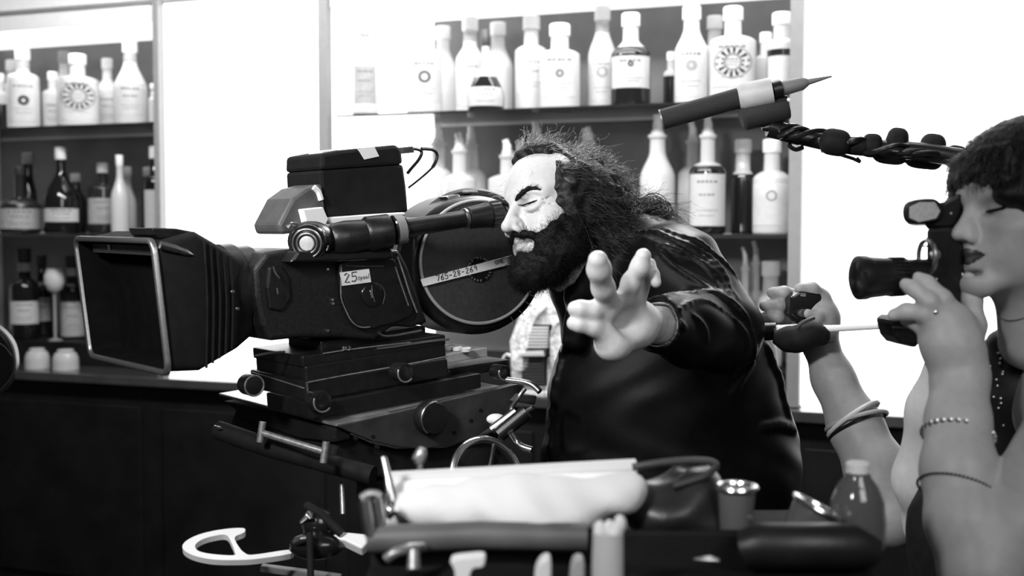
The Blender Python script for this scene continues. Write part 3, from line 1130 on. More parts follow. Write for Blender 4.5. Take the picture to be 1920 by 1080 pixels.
dx, dy = 0.966, -0.257
write('765-28-269', (819, 527.5), (10.3 * dx, 10.3 * dy), (-1.6, -10.5), T0, 0.0009, 'handwriting', M_INK, tape)
write("ONE'20", (929, 496.5), (8.0 * dx, 8.0 * dy), (-1.2, -8.5), T0, 0.0007, 'handwriting', M_INK, tape)
# upper rim of the magazine with its latches
line_tube(S0.off(-0.05), ell_px(885, 500, 122, 136, 40, PI * 1.12, PI * 1.75), 0.012, 'magazine_rib', M_CRINKLE, film, 0)
trace(S0.off(-0.02), [(838, 368), (862, 364), (866, 374), (842, 378)], 0.03, 'latch', M_STEEL, film)
trace(S0.off(-0.02), [(876, 357), (897, 357), (897, 363), (876, 363)], 0.02, 'latch', M_WORN_GLINT, film)
# --- body
body = trace(S1, [(476, 505), (500, 472), (560, 466), (625, 476), (748, 466), (766, 500), (792, 580), (800, 604), (772, 614), (738, 612), (704, 640), (640, 634), (560, 634), (505, 640), (492, 612), (480, 560)],
             0.17, 'camera_body', M_CRINKLE, film, bevel=0.008, seg=3)
door = trace(S1.off(0.012), spline2([(640, 492), (690, 482), (738, 484), (752, 520), (775, 580), (760, 598), (715, 612), (680, 616), (660, 600), (645, 566), (637, 530)], 5, True),
             0.011, 'side_door', M_BLACK, film, bevel=0.004)
line_tube(S1.off(0.0125), [(640, 500), (639, 545), (641, 563), (650, 585), (658, 600), (668, 610), (680, 614), (694, 613)], 0.0013, 'door_glint', M_WORN_GLINT, door)  # thin tubes modelling the highlight lines on the door edges
line_tube(S1.off(0.0125), [(745, 482), (757, 515), (768, 550), (782, 586)], 0.0014, 'door_glint', M_WORN_GLINT, door)
line_tube(S1.off(0.0125), [(741, 500), (751, 530), (766, 573)], 0.0012, 'door_glint', M_WORN_GLINT, door)
line_tube(S1.off(0.0125), [(648, 498), (680, 499), (720, 499)], 0.0007, 'door_glint', M_WORN_GLINT, door)
line_tube(S1.off(0.0125), [(695, 531), (708, 532), (718, 540), (722, 552), (718, 570)], 0.0010, 'door_glint', M_DGREY, door)
win = trace(S1.off(0.016), ell_px(698, 553, 20, 23, 28), 0.006, 'window_port', M_BLACKG, door, bevel=0.002, smooth=True)
trace(S1.off(0.0185), [(693, 545), (698, 543), (702, 558), (697, 560)], 0.003, 'switch', M_CHROME, door, bevel=0.001)
line_tube(S1.off(0.017), [(697, 535), (699, 552), (703, 567)], 0.0012, 'port_rim', M_STEEL, door)
tagp = trace(S1.off(0.0145), [(638, 511), (692, 504), (696, 529), (642, 536)], 0.0025, 'paper_tag', M_PAPER, film, bevel=0, label='pale paper tag with handwriting')
TP = S1.off(0.0150)
write('25', (645, 530), (17.5, -2.4), (-0.6, -17), TP, 0.0009, 'handwriting', M_INK, tagp)
write('spool', (671, 525), (7.2, -1.0), (0, -9.5), TP, 0.0005, 'handwriting', M_INK, tagp, adv=0.66)
# top of the body: steel sliver modelling the highlight there
trace(S1.off(0.002), [(622, 487), (640, 483), (690, 484), (686, 489), (640, 491)], 0.02, 'top_highlight', M_STEEL, film, bevel=0.001)
for (x, y) in ((624, 562), (625, 569), (748, 566), (615, 505), (615, 620)):
    trace(S1.off(0.003), ell_px(x, y, 2.4, 2.4, 10), 0.003, 'screw', M_STEEL, film, bevel=0)
trace(S1.off(0.006), [(505, 500), (530, 498), (545, 520), (548, 560), (530, 585), (505, 580), (500, 540)], 0.02, 'motor_cover', M_BLACK, film, bevel=0.004)
line_tube(S1.off(0.02), [(512, 500), (516, 512), (524, 522)], 0.0016, 'lever', M_STEEL, film)
line_tube(S1.off(0.02), [(519, 540), (521, 552)], 0.0014, 'lever', M_STEEL, film)
# --- lens
axis_p = P(470, 545, 1.93) - CN * 0.06
for (s0, s1, r, nm) in ((-0.03, 0.045, 0.072, 'lens_barrel'), (0.045, 0.065, 0.076, 'lens_ring'), (0.0, 0.03, 0.078, 'focus_ring')):
    MB().lathe(axis_p + CA * s0, CA, [(r - 0.004, 0), (r, 0.004), (r, s1 - s0 - 0.004), (r - 0.004, s1 - s0)], n=40, up=CU).to(nm, M_BLACK, film)
for (x, y) in ((437, 547), (446, 579)):
    trace(Plane(P(x, y, 1.84), CN), ell_px(x, y, 4, 3, 10), 0.004, 'screw', M_STEEL, film, bevel=0.001)
# --- matte box
MP = Plane(P(305, 575, 1.80), CA)
fr_px = [(141, 447), (287, 452), (316, 701), (170, 667)]
c4 = [MP.hit(*q) for q in fr_px]
Oc = (c4[0] + c4[1] + c4[2] + c4[3]) / 4


def rrect(corners, s, inset, rad=0.018, seg=5):
    """rounded quad ring, moved s back along the lens axis and inset towards its centre"""
    cen = sum(corners, Vector()) / 4
    cs = []
    for i, q in enumerate(corners):
        d1 = (corners[(i + 1) % 4] - q).normalized()
        d0 = (corners[i - 1] - q).normalized()
        cs.append(q + (d0 + d1) * inset - CA * s)
    out = []
    for i, q in enumerate(cs):
        d1 = (cs[(i + 1) % 4] - q).normalized()
        d0 = (cs[i - 1] - q).normalized()
        a, b = q + d0 * rad, q + d1 * rad
        for k in range(seg + 1):
            t = k / seg
            out.append(a * (1 - t) ** 2 + q * 2 * t * (1 - t) + b * t * t)
    return out


ring = rrect(c4, 0, 0.0, 0.02)
mbx = empty('matte_box', Oc, None, None)
COL.objects.unlink(mbx)
link(mbx, film)
fr = MB()
n_ = len(ring)
cen = Oc
rings = []
for i, q in enumerate(ring):
    t = (ring[(i + 1) % n_] - ring[i - 1]).normalized()
    out = t.cross(CA).normalized()
    prof = [(0.0048, 0.002), (0.0048, -0.004), (-0.0048, -0.004), (-0.0048, 0.002), (-0.0025, 0.0045), (0.0025, 0.0045)]
    rings.append([q + out * a + CA * b for a, b in prof])
rr = [[fr.bm.verts.new(p) for p in r_] for r_ in rings]
for i in range(n_):
    for j in range(6):
        fr.bm.faces.new((rr[i][j], rr[i][(j + 1) % 6], rr[(i + 1) % n_][(j + 1) % 6], rr[(i + 1) % n_][j]))
fr.to('frame', mat('worn_frame_metal', 0.30, 0.36, metal=0.85, noise=0.12, nscale=200), mbx, label='worn bright metal front frame', angle=50)
# shade: outer shell and dark inside
tR = 0.0
PR = Plane((c4[1] + c4[2]) / 2, CN)                          # the right hand side of the shade


def s_at(px, py):
    return (PR.hit(px, py) - Oc).dot(-CA)


s1_, s2_ = s_at(368, 440), s_at(440, 560)
zt = lambda px, py: PR.hit(px, py)
def quad(sz, top, bot, inl, inr):
    """corner quad at depth sz with top and bottom given at the right hand side"""
    W = (c4[1] - c4[0]).length
    tr = top - CN * inr
    br = bot - CN * inr
    tl = top - CN * (W - inl)
    bl = bot - CN * (W - inl)
    return [tl, tr, br, bl]


q0 = rrect([c - CA * 0.0 for c in c4], 0.004, 0.001, 0.018)
q1 = rrect(quad(s1_, zt(368, 434), zt(376, 696), 0.0, 0.0), 0, 0.0, 0.012)
q2 = rrect(quad(s2_, zt(441, 474), zt(452, 655), 0.05, 0.01), 0, 0.0, 0.012)
q3 = rrect(quad(s2_, zt(447, 488), zt(458, 640), 0.08, 0.03), 0.03, 0.0, 0.02)
MB().loft([q0, q1, q2, q3], cap=False).to('shade', M_BLACKM, mbx, smooth=True)
i0 = rrect(c4, 0.002, 0.0055, 0.014)
i1 = rrect(c4, 0.055, 0.010, 0.010)
bmm = MB()
bmm.loft([i0, i1], cap=False)
bmm.bm.faces.new([bmm.bm.verts.new(p) for p in rrect(c4, 0.055, 0.010, 0.010)])
bmm.to('shade_lining', mat('black_lining', 0.004, 0.9, spec=0.1, noise=0.3), mbx, smooth=False)
# upper mask inside the opening with a small stud
U4 = [c4[0].lerp(c4[3], 0.045) , c4[1].lerp(c4[2], 0.045), c4[1].lerp(c4[2], 0.125), c4[0].lerp(c4[3], 0.125)]
U4 = [u_ - CA * 0.02 for u_ in U4]
U4 = [U4[0].lerp(U4[1], .07), U4[1].lerp(U4[0], .05), U4[2].lerp(U4[3], .05), U4[3].lerp(U4[2], .07)]
MB().poly_prism(U4, -CA * 0.006).to('eyebrow_mask', M_DGREY, mbx, smooth=False, bevel=0.001)
sp = Plane(U4[0] + CA * 0.002, CA)
MB().poly_prism([sp.hit(*q) for q in ((201, 459), (206, 459), (207, 471), (202, 471))], -CA * 0.004).to('stud', M_STEEL, mbx, smooth=False)
LP = Plane(c4[0] - CA * 0.045, CA)
line_tube(LP, [(168, 650), (215, 664), (300, 690)], 0.0015, 'inner_rail', M_DGREY, mbx, 0)
trace(PR.off(0.004), [(305, 575), (309, 574), (311, 590), (307, 591)], 0.004, 'side_catch', M_WORN_GLINT, mbx, bevel=0.001)
trace(PR.off(-0.02), [(283, 427), (330, 428), (362, 434), (362, 446), (300, 448), (288, 440)], 0.10, 'top_flap', M_BLACK, mbx, bevel=0.003)
line_tube(PR.off(0.002), [(300, 459), (330, 467), (364, 478)], [0.0060] * 7 + [0.0050] * 3 + [0.0030, 0.0014, 0.0004], 'flap_arm', M_STEEL, mbx)
for i in range(5):
    x = 385 + i * 12
    line_tube(PR.off(0.001), [(x - 2, 452 + i * 7), (x + 4, 560), (x + 2, 690 - i * 9)], 0.0022, 'bellows_pleat', M_BLACKM, mbx, 3)
# --- viewfinder
e0, e1 = P(598, 455, 1.96), P(941, 399, 2.11)
AX = (e1 - e0).normalized()
Lf = (e1 - e0).length


def vf(name, f0, f1, prof, m, **k):
    """prof: list of (fraction along f0..f1, radius)"""
    a = e0 + AX * Lf * f0
    L = Lf * (f1 - f0)
    return MB().lathe(a, AX, [(r, t * L) for t, r in prof], n=36, up=CU).to(name, m, film, **k)


vf('finder_tube', 0.36, 0.80, [(0, 0.0150), (0.02, 0.0155), (0.98, 0.0155), (1, 0.0150)], M_BLACK)
vf('finder_housing', 0.06, 0.38, [(0, 0.024), (0.05, 0.028), (0.25, 0.030), (0.55, 0.027), (0.6, 0.031), (0.95, 0.030), (1, 0.020)], M_BLACK)
vf('finder_collar', 0.385, 0.455, [(0, 0.024), (0.1, 0.026), (0.9, 0.025), (1, 0.016)], M_BLACKG)
vf('finder_ring', 0.78, 0.80, [(0, 0.0158), (0.2, 0.0185), (0.8, 0.0185), (1, 0.016)], M_STEEL)
vf('eyepiece_tube', 0.80, 0.925, [(0, 0.016), (0.06, 0.0195), (0.5, 0.021), (0.95, 0.023), (1, 0.021)], M_BLACK)
mb = MB()
a = e0 + AX * Lf * 0.925
nv = 60
rg = []
for t, r in ((0, 0.020), (0.08, 0.0245), (0.85, 0.0245), (1.0, 0.020)):
    ring_ = []
    u_ = (CU - AX * CU.dot(AX)).normalized()
    v_ = AX.cross(u_)
    for k in range(nv):
        q = 2 * PI * k / nv
        rq = r * (1.0 if (k // 2) % 2 else 0.93)
        ring_.append(a + AX * (t * Lf * 0.07) + (u_ * math.cos(q) + v_ * math.sin(q)) * rq)
    rg.append(ring_)
mb.loft(rg).to('eyepiece_knurl', mat('knurled_grip', 0.02, 0.28, spec=0.7), film, smooth=False)
# patch of grey tape on the collar
vf('tape_patch', 0.395, 0.44, [(0, 0.0262), (1, 0.0258)], mat('grey_tape', 0.16, 0.6, noise=0.1), label='grey tape band')
# front joint with a round glass facing the photographer
jp = P(577, 456, 1.93)
jn = (EYE - jp).normalized() * 0.9 + CA * 0.25 + Vector((0, 0, -0.1))
jn.normalize()
MB().ellipsoid(jp - jn * 0.030, 0.040, 0.034, 0.034, 24, 16).to('finder_joint', M_BLACK, film)
MB().lathe(jp - jn * 0.020, jn, [(0.030, 0), (0.032, 0.006), (0.0315, 0.016), (0.027, 0.024), (0.023, 0.026)], n=36).to('joint_barrel', M_BLACKG, film)
MB().torus(jp + jn * 0.006, jn, 0.0235, 0.0018, 36, 8).to('joint_ring', mat('satin_metal', 0.20, 0.35, metal=0.8), film)
MB().torus(jp + jn * 0.006, jn, 0.0165, 0.0022, 36, 8).to('joint_ring', mat('satin_metal', 0.20, 0.35, metal=0.8), film)
MB().lathe(jp + jn * 0.0065, jn, [(0.0125, 0), (0.011, 0.002), (0.006, 0.003), (0.001, 0.0035)], n=28).to('joint_glass', mat('pale_lens_glass', 0.55, 0.08, spec=0.9, noise=0.2, nscale=60), film)
line_tube(Plane(jp + jn * 0.01, CN), [(598, 433), (609, 440), (614, 455), (610, 470)], 0.0045, 'joint_strap', M_STEEL, film)
line_tube(Plane(jp - jn * 0.03, CN), [(538, 428), (545, 421), (556, 421)], 0.004, 'thumb_screw', M_STEEL, film)
trace(Plane(P(660, 470, 1.97), CN), [(560, 470), (640, 476), (735, 466), (740, 485), (640, 490), (545, 492)], 0.08, 'finder_bracket', M_BLACK, film, bevel=0.004)
# --- black case on top
SV = S0.off(-0.03)
trace(SV, [(600, 318.5), (757, 307.5), (763, 350), (767, 398), (700, 404), (612, 410), (603, 370)], 0.13, 'accessory_case', M_BLACKM, film, bevel=0.006)
lid = trace(SV.off(0.003), [(603, 288), (640, 281), (745, 271), (754, 280), (757, 308), (602, 319)], 0.136, 'case_lid', M_BLACKM, film, bevel=0.008)
trace(SV.off(0.0055), [(672, 279), (702, 275), (711, 293), (684, 299)], 0.0045, 'tape_patch', M_WHITE, film, bevel=0, label='white tape patch')
trace(SV.off(-0.02), [(603, 282), (636, 279), (634, 300), (626, 318), (600, 322)], 0.05, 'glare_box', mat('glare_pale', 0.62, 0.5), film, bevel=0.003)  # small box, its pale tone stands in for glare over it
trace(SV.off(0.01), [(522, 422), (548, 372), (575, 352), (604, 344), (612, 404), (560, 436), (528, 440)], 0.10, 'finder_arm', mat('hazed_grey', 0.075, 0.5, noise=0.2), film, bevel=0.006)  # grey lightened to stand in for flare washing over the arm
line_tube(SV.off(0.012), [(588, 351), (597, 360), (602, 375)], 0.005, 'arm_clip', M_WHITE, film)
trace(SV.off(0.03), [(568, 392), (606, 388), (616, 412), (610, 424), (576, 424)], 0.02, 'white_card', M_WHITE, film, bevel=0.002, label='small white card')
trace(SV.off(0.02), [(612, 408), (694, 402), (760, 398), (758, 408), (690, 414), (620, 420)], 0.10, 'mount_plate', M_WHITE, film, bevel=0.002, label='pale mounting plate')
cab = SV.off(-0.05)
line_tube(cab, [(752, 282), (775, 279), (790, 284), (786, 298), (772, 315), (764, 325)], 0.0032, 'cable', M_BLACK, film)
line_tube(cab, [(790, 279), (812, 281), (820, 292), (812, 312), (790, 333), (766, 352)], [0.0035] * 19 + [0.0022] * 12, 'cable', M_BLACK, film)
trace(cab.off(0.01), [(755, 276), (775, 274), (778, 286), (756, 288)], 0.02, 'plug', M_DGREY, film, bevel=0.002)
# --- base plate and rods
corner_box(566, 668, 690, 1.945, 838, 474, 'base_plate', M_BLACK, film)
corner_box(600, 640, 660, 2.0, 800, 540, 'sliding_base', M_BLACK, film)
PB = Plane(P(566, 668, 1.945) + CN * 0.002, CN)  # highlight lines and cuts on the plate, modelled as metal slivers
line_tube(PB, [(606, 663), (645, 657), (700, 650), (770, 642)], 0.0012, 'rod', M_WORN_GLINT, film)
line_tube(PB, [(706, 654), (730, 651), (800, 641), (842, 636)], 0.0022, 'rod', M_STEEL, film)
trace(PB.off(0.002), [(643, 650), (651, 649), (652, 657), (644, 658)], 0.006, 'clamp', M_STEEL, film, bevel=0.001)
trace(PB.off(0.002), [(654, 649), (657, 649), (658, 656), (655, 657)], 0.006, 'clamp', M_STEEL, film, bevel=0)
line_tube(PB, [(708, 622), (720, 630), (745, 628), (790, 620)], 0.002, 'rail_edge', M_STEEL, film, 3)
line_tube(Plane(P(480, 665, 1.93), CN), [(478, 667), (505, 662), (534, 660)], 0.0022, 'rod', M_STEEL, film)

# ---------------------------------------------------------- the geared head
head = empty('geared_head', P(800, 842, 1.93), 'black geared tripod head with a curved cradle and knobs under the film camera', 'tripod head')
corner_box(576, 716, 754, 1.925, 842, 470, 'slide_block', M_BLACK, head, bevel=0.003)
_, p1, r1_, l1_, h1_ = corner_box(585, 757, 788, 1.925, 905, 500, 'lower_block', M_BLACK, head, bevel=0.003)
corner_box(840, 693, 712, 2.14, 955, 760, 'rear_slide', M_BLACK, head, bevel=0.004)
corner_box(572, 687, 716, 1.945, 838, 480, 'riser', M_BLACK, head, bevel=0.003)
HS = Plane(P(576, 716, 1.925) + CN * 0.001, CN)
line_tube(HS, [(577, 717), (640, 705), (760, 684), (840, 668)], 0.0011, 'edge_strip', M_WORN_GLINT, head, 0)
line_tube(HS, [(575, 716), (577, 736)], 0.0018, 'edge_strip', M_STEEL, head, 0)
line_tube(Plane(P(576, 716, 1.925) + CA * 0.001, CA), [(472, 698), (520, 712), (570, 728)], 0.0012, 'groove', M_WORN_GLINT, head, 0)
# top plate with the camera assistant's cups
_, pt, rt, lt, ht = corner_box(790, 672, 690, 2.09, 915, 730, 'rear_plate', mat('grey_plate', 0.30, 0.4, noise=0.2), head, bevel=0.002)
PT = Plane(pt + Vector((0, 0, 0.001)), CU)
for i, (x, y) in enumerate(((842, 650), (858, 651), (874, 653))):
    q = PT.hit(x, y + 6)
    o = MB().lathe(q, CU, [(0.009, 0), (0.0095, 0.002), (0.0095, 0.006), (0.008, 0.0075)], n=20).to('button', mat('ivory_button', 0.7, 0.35), head)
for (x, y, r, d, nm, mm) in ((755, 698, 18, 1.99, 'lock_knob', M_BLACKG), (600, 752, 20, 1.91, 'lock_knob', M_BLACKG), (940, 698, 14, 2.11, 'lock_knob', M_BLACKG), (472, 722, 20, 1.94, 'lock_knob', M_BLACK)):
    q = P(x, y, d)
    rm = r * d / F
    MB().lathe(q - CN * 0.02, CN, [(rm * 0.96, 0), (rm, 0.003), (rm, 0.026), (rm * 0.93, 0.030), (rm * 0.5, 0.031), (0.001, 0.031)], n=32).to(nm, mm, head)
    MB().torus(q + CN * 0.010, CN, rm * 0.95, 0.0016, 36, 6, up=CU, arc=(PI * 0.35, PI * 1.25) if x != 472 else (0, 2 * PI)).to('knob_rim', M_WORN_GLINT, head)
_, pc, rc, lc, hc = corner_box(630, 795, 801, 1.91, 975, 414, 'cradle_top', mat('grey_top_plate', 0.16, 0.32, metal=0.3, noise=0.3, nscale=30), head, bevel=0.002)
HC = Plane(pc + CN * 0.0005, CN)
cr_out = [(630, 799), (975, 719), (984, 724), (966, 762), (940, 788), (892, 819), (842, 836), (790, 842), (745, 838), (700, 828), (660, 812)]
crad = mat('cradle_grey', 0.030, 0.42, spec=0.5, noise=0.3, nscale=30, bump=0.1, bscale=500)
trace(HC, cr_out, 0.02, 'cradle_side', crad, head, bevel=0.002)
trace(HC.off(-lc + 0.025), cr_out, 0.02, 'cradle_side', crad, head, bevel=0.002)
for (x, y) in ((578, 0), (632, 823), (668, 822), (708, 838), (852, 812), (884, 789), (902, 770), (700, 819)):
    if y:
        trace(HC.off(0.001), ell_px(x, y, 4, 4, 14), 0.004, 'bolt_hole', M_BLACKM, head, bevel=0)
q = P(800, 781, 1.965)
q = HC.hit(800, 781)
MB().lathe(q, CN, [(0.027, 0), (0.029, 0.004), (0.029, 0.024), (0.026, 0.028), (0.010, 0.029), (0.001, 0.029)], n=40).to('tension_knob', M_BLACK, head)
MB().torus(q + CN * 0.027, CN, 0.0285, 0.0016, 44, 6, up=CU, arc=(-PI * 0.05, PI * 0.78)).to('knob_rim', M_STEEL, head)
# base under the cradle
trace(HC.off(-0.03), [(640, 806), (700, 832), (745, 842), (842, 840), (900, 818), (940, 800), (930, 850), (880, 905), (760, 900), (660, 890), (620, 860)], max(lc - 0.06, 0.1), 'rocker_base', M_BLACKM, head, bevel=0.006)
FR = Plane(pc - CA * 0.003, CA)
trace(FR, [(418, 752), (628, 803), (628, 830), (560, 822), (470, 790)], 0.03, 'front_plate', M_BLACKM, head, bevel=0.003, direction=-CA)
MB().tube([P(408, 806, 1.98), P(500, 838, 1.94), P(700, 892, 1.88)], 0.016, 16).to('pan_arm', M_BLACKM, head)
trace(Plane(P(408, 804, 1.95), CN), [(404, 798), (414, 800), (422, 806), (410, 806)], 0.01, 'arm_end', M_STEEL, head, bevel=0.002)
MB().tube([P(492, 812, 1.90), P(610, 848, 1.84)], 0.0055, 12).to('cross_bar', M_WORN_GLINT, head)
for (x, y, d) in ((490, 810, 1.90), (609, 848, 1.84)):
    q = P(x, y, d)
    MB().tube([q - CU * 0.016 + CA * 0.004, q + CU * 0.016 - CA * 0.004], 0.0058, 12).to('bar_end', M_WORN_GLINT, head)
# hand wheel
HWp = P(914, 900, 1.82)
hwn = (CN * 0.95 + Vector((0, 0, 0.35))).normalized()
MB().torus(HWp, hwn, 0.064, 0.0062, 56, 10).to('hand_wheel', M_CHROME, head, label='polished hand wheel rim')
u_, v_ = hwn.orthogonal().normalized(), None
v_ = hwn.cross(u_)
mb = MB()
mb.lathe(HWp - hwn * 0.012, hwn, [(0.060, 0), (0.061, 0.003), (0.022, 0.010), (0.018, 0.022), (0.001, 0.024)], n=44)
mb.to('wheel_disc', M_BLACKG, head)
for k in range(4):
    a = 0.5 + 2 * PI * k / 4
    d = u_ * math.cos(a) + v_ * math.sin(a)
    MB().tube([HWp + d * 0.018, HWp + d * 0.064], 0.004, 8).to('spoke', M_BLACK, head)
MB().tube([HWp - hwn * 0.01, HWp - hwn * 0.11], 0.012, 14).to('wheel_shaft', M_BLACK, head)
# crank handles and tubes at the rear
dq = 2.10
MB().tube(spline([P(950, 712, dq), P(980, 716, dq - .01), P(998, 722, dq - .02), P(1012, 734, dq - .03)]), 0.0058, 12).to('rear_tube', M_CHROME, head)
MB().tube(spline([P(985, 728, dq), P(972, 745, dq), P(958, 768, dq - .02), P(970, 778, dq - .04), P(1000, 764, dq - .06)]), 0.0042, 10).to('rear_tube', M_STEEL, head)
MB().tube([P(922, 806, 2.03), P(968, 772, 2.03)], 0.0085, 14).to('crank_grip', M_STEEL, head)
MB().tube([P(936, 815, 2.01), P(988, 772, 2.01)], 0.013, 14).to('crank_grip', M_BLACK, head)
MB().tube(spline([P(958, 812, 2.0), P(970, 830, 2.0), P(980, 838, 1.99), P(998, 844, 1.98)]), 0.006, 12).to('crank_arm', M_CHROME, head)
MB().ellipsoid(P(930, 786, 2.06), 0.017, 0.012, 0.010, 16, 10).to('knob', mat('ivory_button', 0.7, 0.35), head)
trace(Plane(P(985, 745, 2.14), CN), [(972, 738), (1008, 742), (1004, 760), (960, 752)], 0.05, 'rear_bracket', M_DGREY, head, bevel=0.003)
# pedestal down to the floor
pb = P(800, 895, 2.02)
MB().lathe((pb.x, pb.y, 0.382), (0, 0, 1), [(0.15, 0), (0.15, 0.03), (0.11, 0.05), (0.095, 0.10), (0.09, pb.z - 0.44), (0.12, pb.z - 0.41), (0.12, pb.z - 0.387)], n=36).to('pedestal', M_BLACK, head)
# ---------------------------------------------------------------- people
def head_rot(yaw, pitch, roll):
    y, p, r = (math.radians(q) for q in (yaw, pitch, roll))
    f = np.array([math.cos(y) * math.cos(p), math.sin(y) * math.cos(p), -math.sin(p)])
    l0 = np.array([-math.sin(y), math.cos(y), 0])
    u0 = np.cross(f, l0)
    l = l0 * math.cos(r) + u0 * math.sin(r)
    return np.stack([f, l, np.cross(f, l)], 1)


class Frame:
    def __init__(self, R, O, s):
        self.R, self.O, self.s = np.array(R), np.array(O, float), s

    def w(self, p):
        return self.O + self.s * (self.R @ np.array(p, float))

    def loc(self, V):
        return ((V - self.O) @ self.R) / self.s

    def ell(self, S, c, r, k=0.012, sub=False, rot=None):
        S.ell(self.w(c), np.array(r) * self.s, self.R if rot is None else self.R @ rot, k, sub)

    def cone(self, S, a, b, ra, rb, k=0.010, sub=False):
        S.cone(self.w(a), self.w(b), ra * self.s, rb * self.s, k, sub)

    def chain(self, S, pts, rs, k=0.008, mirror=False):
        for sg in ((1, -1) if mirror else (1,)):
            q = [(p[0], p[1] * sg, p[2]) for p in pts]
            for i in range(len(q) - 1):
                self.cone(S, q[i], q[i + 1], rs[i], rs[i + 1], k)


def V3(px, py, d):
    return np.array(P(px, py, d)[:])


def rz(deg):
    a = math.radians(deg)
    return np.array([[math.cos(a), -math.sin(a), 0], [math.sin(a), math.cos(a), 0], [0, 0, 1]])


def ry(deg):
    a = math.radians(deg)
    return np.array([[math.cos(a), 0, math.sin(a)], [0, 1, 0], [-math.sin(a), 0, math.cos(a)]])


def add_head(S, fr, male=True):
    E, C = fr.ell, fr.cone
    E(S, (-.012, 0, .030), (.098, .076, .098), 0)
    E(S, (.034, 0, .038), (.058, .060, .062), .03)              # forehead
    E(S, (.028, 0, -.030), (.062, .060, .085), .03)
    w = 1.0 if male else 0.90
    jz = 0.0 if male else 0.008
    for s in (1, -1):
        C(S, (-.002, s * .054 * w, -.050), (.022, s * .050 * w, -.080 + jz), .020, .018, .02)
        C(S, (.022, s * .050 * w, -.080 + jz), (.078 + jz * .6, s * .014 * w, -.110 + jz), .018, .015, .02)
        E(S, (.052, s * .044, -.030), (.028, .022, .020), .02)    # cheek bones
        E(S, (.060, s * .034, -.058), (.024, .020, .026), .02)    # cheeks
        if male:
            C(S, (.086, s * .010, .019), (.066, s * .050, .017), .0125, .011, .014)
        else:
            C(S, (.084, s * .010, .017), (.066, s * .048, .017), .0100, .010, .016)
    E(S, (.082 + jz * .9, 0, -.108 + jz), (.018, .022 * w, .017), .018)          # chin
    mz = 0.0015 if male else 0.0065
    E(S, (.078, 0, -.070 + mz), (.022, .030, .024), .018)              # muzzle
    for s in (1, -1):
        E(S, (.096, s * .031, -.002), (.017, .019, .012), .012, True)   # sockets
        E(S, (.0715, s * .032, -.001), (.0155, .0165, .0125), .003)     # lids over the eyeball
    if male:
        C(S, (.090, 0, .010), (.1165, 0, -.032), .0085, .0098, .010)
        E(S, (.1185, 0, -.0368), (.0110, .0108, .0098), .006)
        wn, wz = .0135, -.043
    else:
        C(S, (.088, 0, .010), (.112, 0, -.030), .0072, .0085, .010)
        E(S, (.1155, 0, -.0345), (.0095, .0095, .0090), .006)
        wn, wz = .0110, -.040
    for s in (1, -1):
        E(S, (.103, s * wn, wz), (.012, .0068, .0088), .006)
        E(S, (.103, s * wn * .62, wz + .010), (.013, .0085, .013), .006)
        E(S, (.1085, s * wn * .72, wz - .0065), (.0075, .0036, .0036), .002, True)
    # lips and the slit between them
    fl = 1.0 if male else 0.92
    for s in (1, -1):
        C(S, (.0990, 0, -.0645 + mz), (.086, s * .024, -.0700 + mz), .0058 * fl, .0030, .003)
        C(S, (.0975, 0, -.0775 + mz), (.085, s * .023, -.0718 + mz), .0066 * fl, .0030, .003)
        C(S, (.1065, 0, -.0710 + mz), (.091, s * .025, -.0712 + mz), .0019, .0015, .002, True)
        C(S, (.097, s * .003, -.050), (.099, s * .003, -.060), .0045, .0040, .006)
    E(S, (.094, 0, -.090), (.008, .016, .005), .010, True)        # fold above the chin
    for s in (1, -1):                                             # ears
        e = rz(-s * 14) @ ry(10)
        E(S, (-.014, s * .077, -.008), (.019, .0075, .031), .006, False, e)
        E(S, (-.008, s * .0835, -.004), (.0095, .005, .017), .004, True, e)
        E(S, (-.006, s * .075, -.036), (.008, .006, .010), .005)


def lids_slit(S, fr, open_=0.0012):
    for s in (1, -1):
        fr.cone(S, (.0885, s * .020, -.0035), (.0895, s * .032, -.0045), open_, open_, .002, True)
        fr.cone(S, (.0895, s * .032, -.0045), (.0815, s * .045, -.0030), open_, open_, .002, True)


def sdf_eval(S, p):
    D = None
    for f, l, u, k, sub in S.ops:
        if sub == 'disp':
            continue
        d = f(p)
        if D is None:
            D = d
        elif sub:
            D = np.maximum(D, -d)
        elif k:
            h = np.clip(0.5 + 0.5 * (d - D) / k, 0, 1)
            D = d + (D - d) * h - k * h * (1 - h)
        else:
            D = np.minimum(D, d)
    return D


def cast(S, px, py, t0=1.2, t1=3.0):
    r = np.array(ray(px, py)[:])
    L = np.linalg.norm(r)
    t = t0
    for _ in range(200):
        d = float(sdf_eval(S, (np.array(EYE[:]) + r * t)[None])[0])
        if d < 0.0008:
            return np.array(EYE[:]) + r * t
        t += max(d * 0.7, 0.0005) / L
        if t > t1:
            return None
    return np.array(EYE[:]) + r * t


def fold(S, base, pts, r=.006, k=.012, sink=.002):
    q = [cast(base, x, y) for x, y in spline2(pts, 4)]
    q = [v for v in q if v is not None]
    if len(q) < 3:
        return
    v0 = np.array(EYE[:])
    q = [v + (v - v0) / np.linalg.norm(v - v0) * sink for v in q]
    n = len(q)
    rs = [r * (0.35 + 0.65 * math.sin(PI * (i + .6) / (n + .2))) for i in range(n)]
    S.chain(q, rs, k)



def groove(S, base, pts, r=.0012, k=.003, sink=-.0002):
    q = [cast(base, x, y) for x, y in spline2(pts, 3)]
    q = [v for v in q if v is not None]
    v0 = np.array(EYE[:])
    q = [v + (v - v0) / np.linalg.norm(v - v0) * sink for v in q]
    for i in range(len(q) - 1):
        S.cone(q[i], q[i + 1], r, r, k, True)


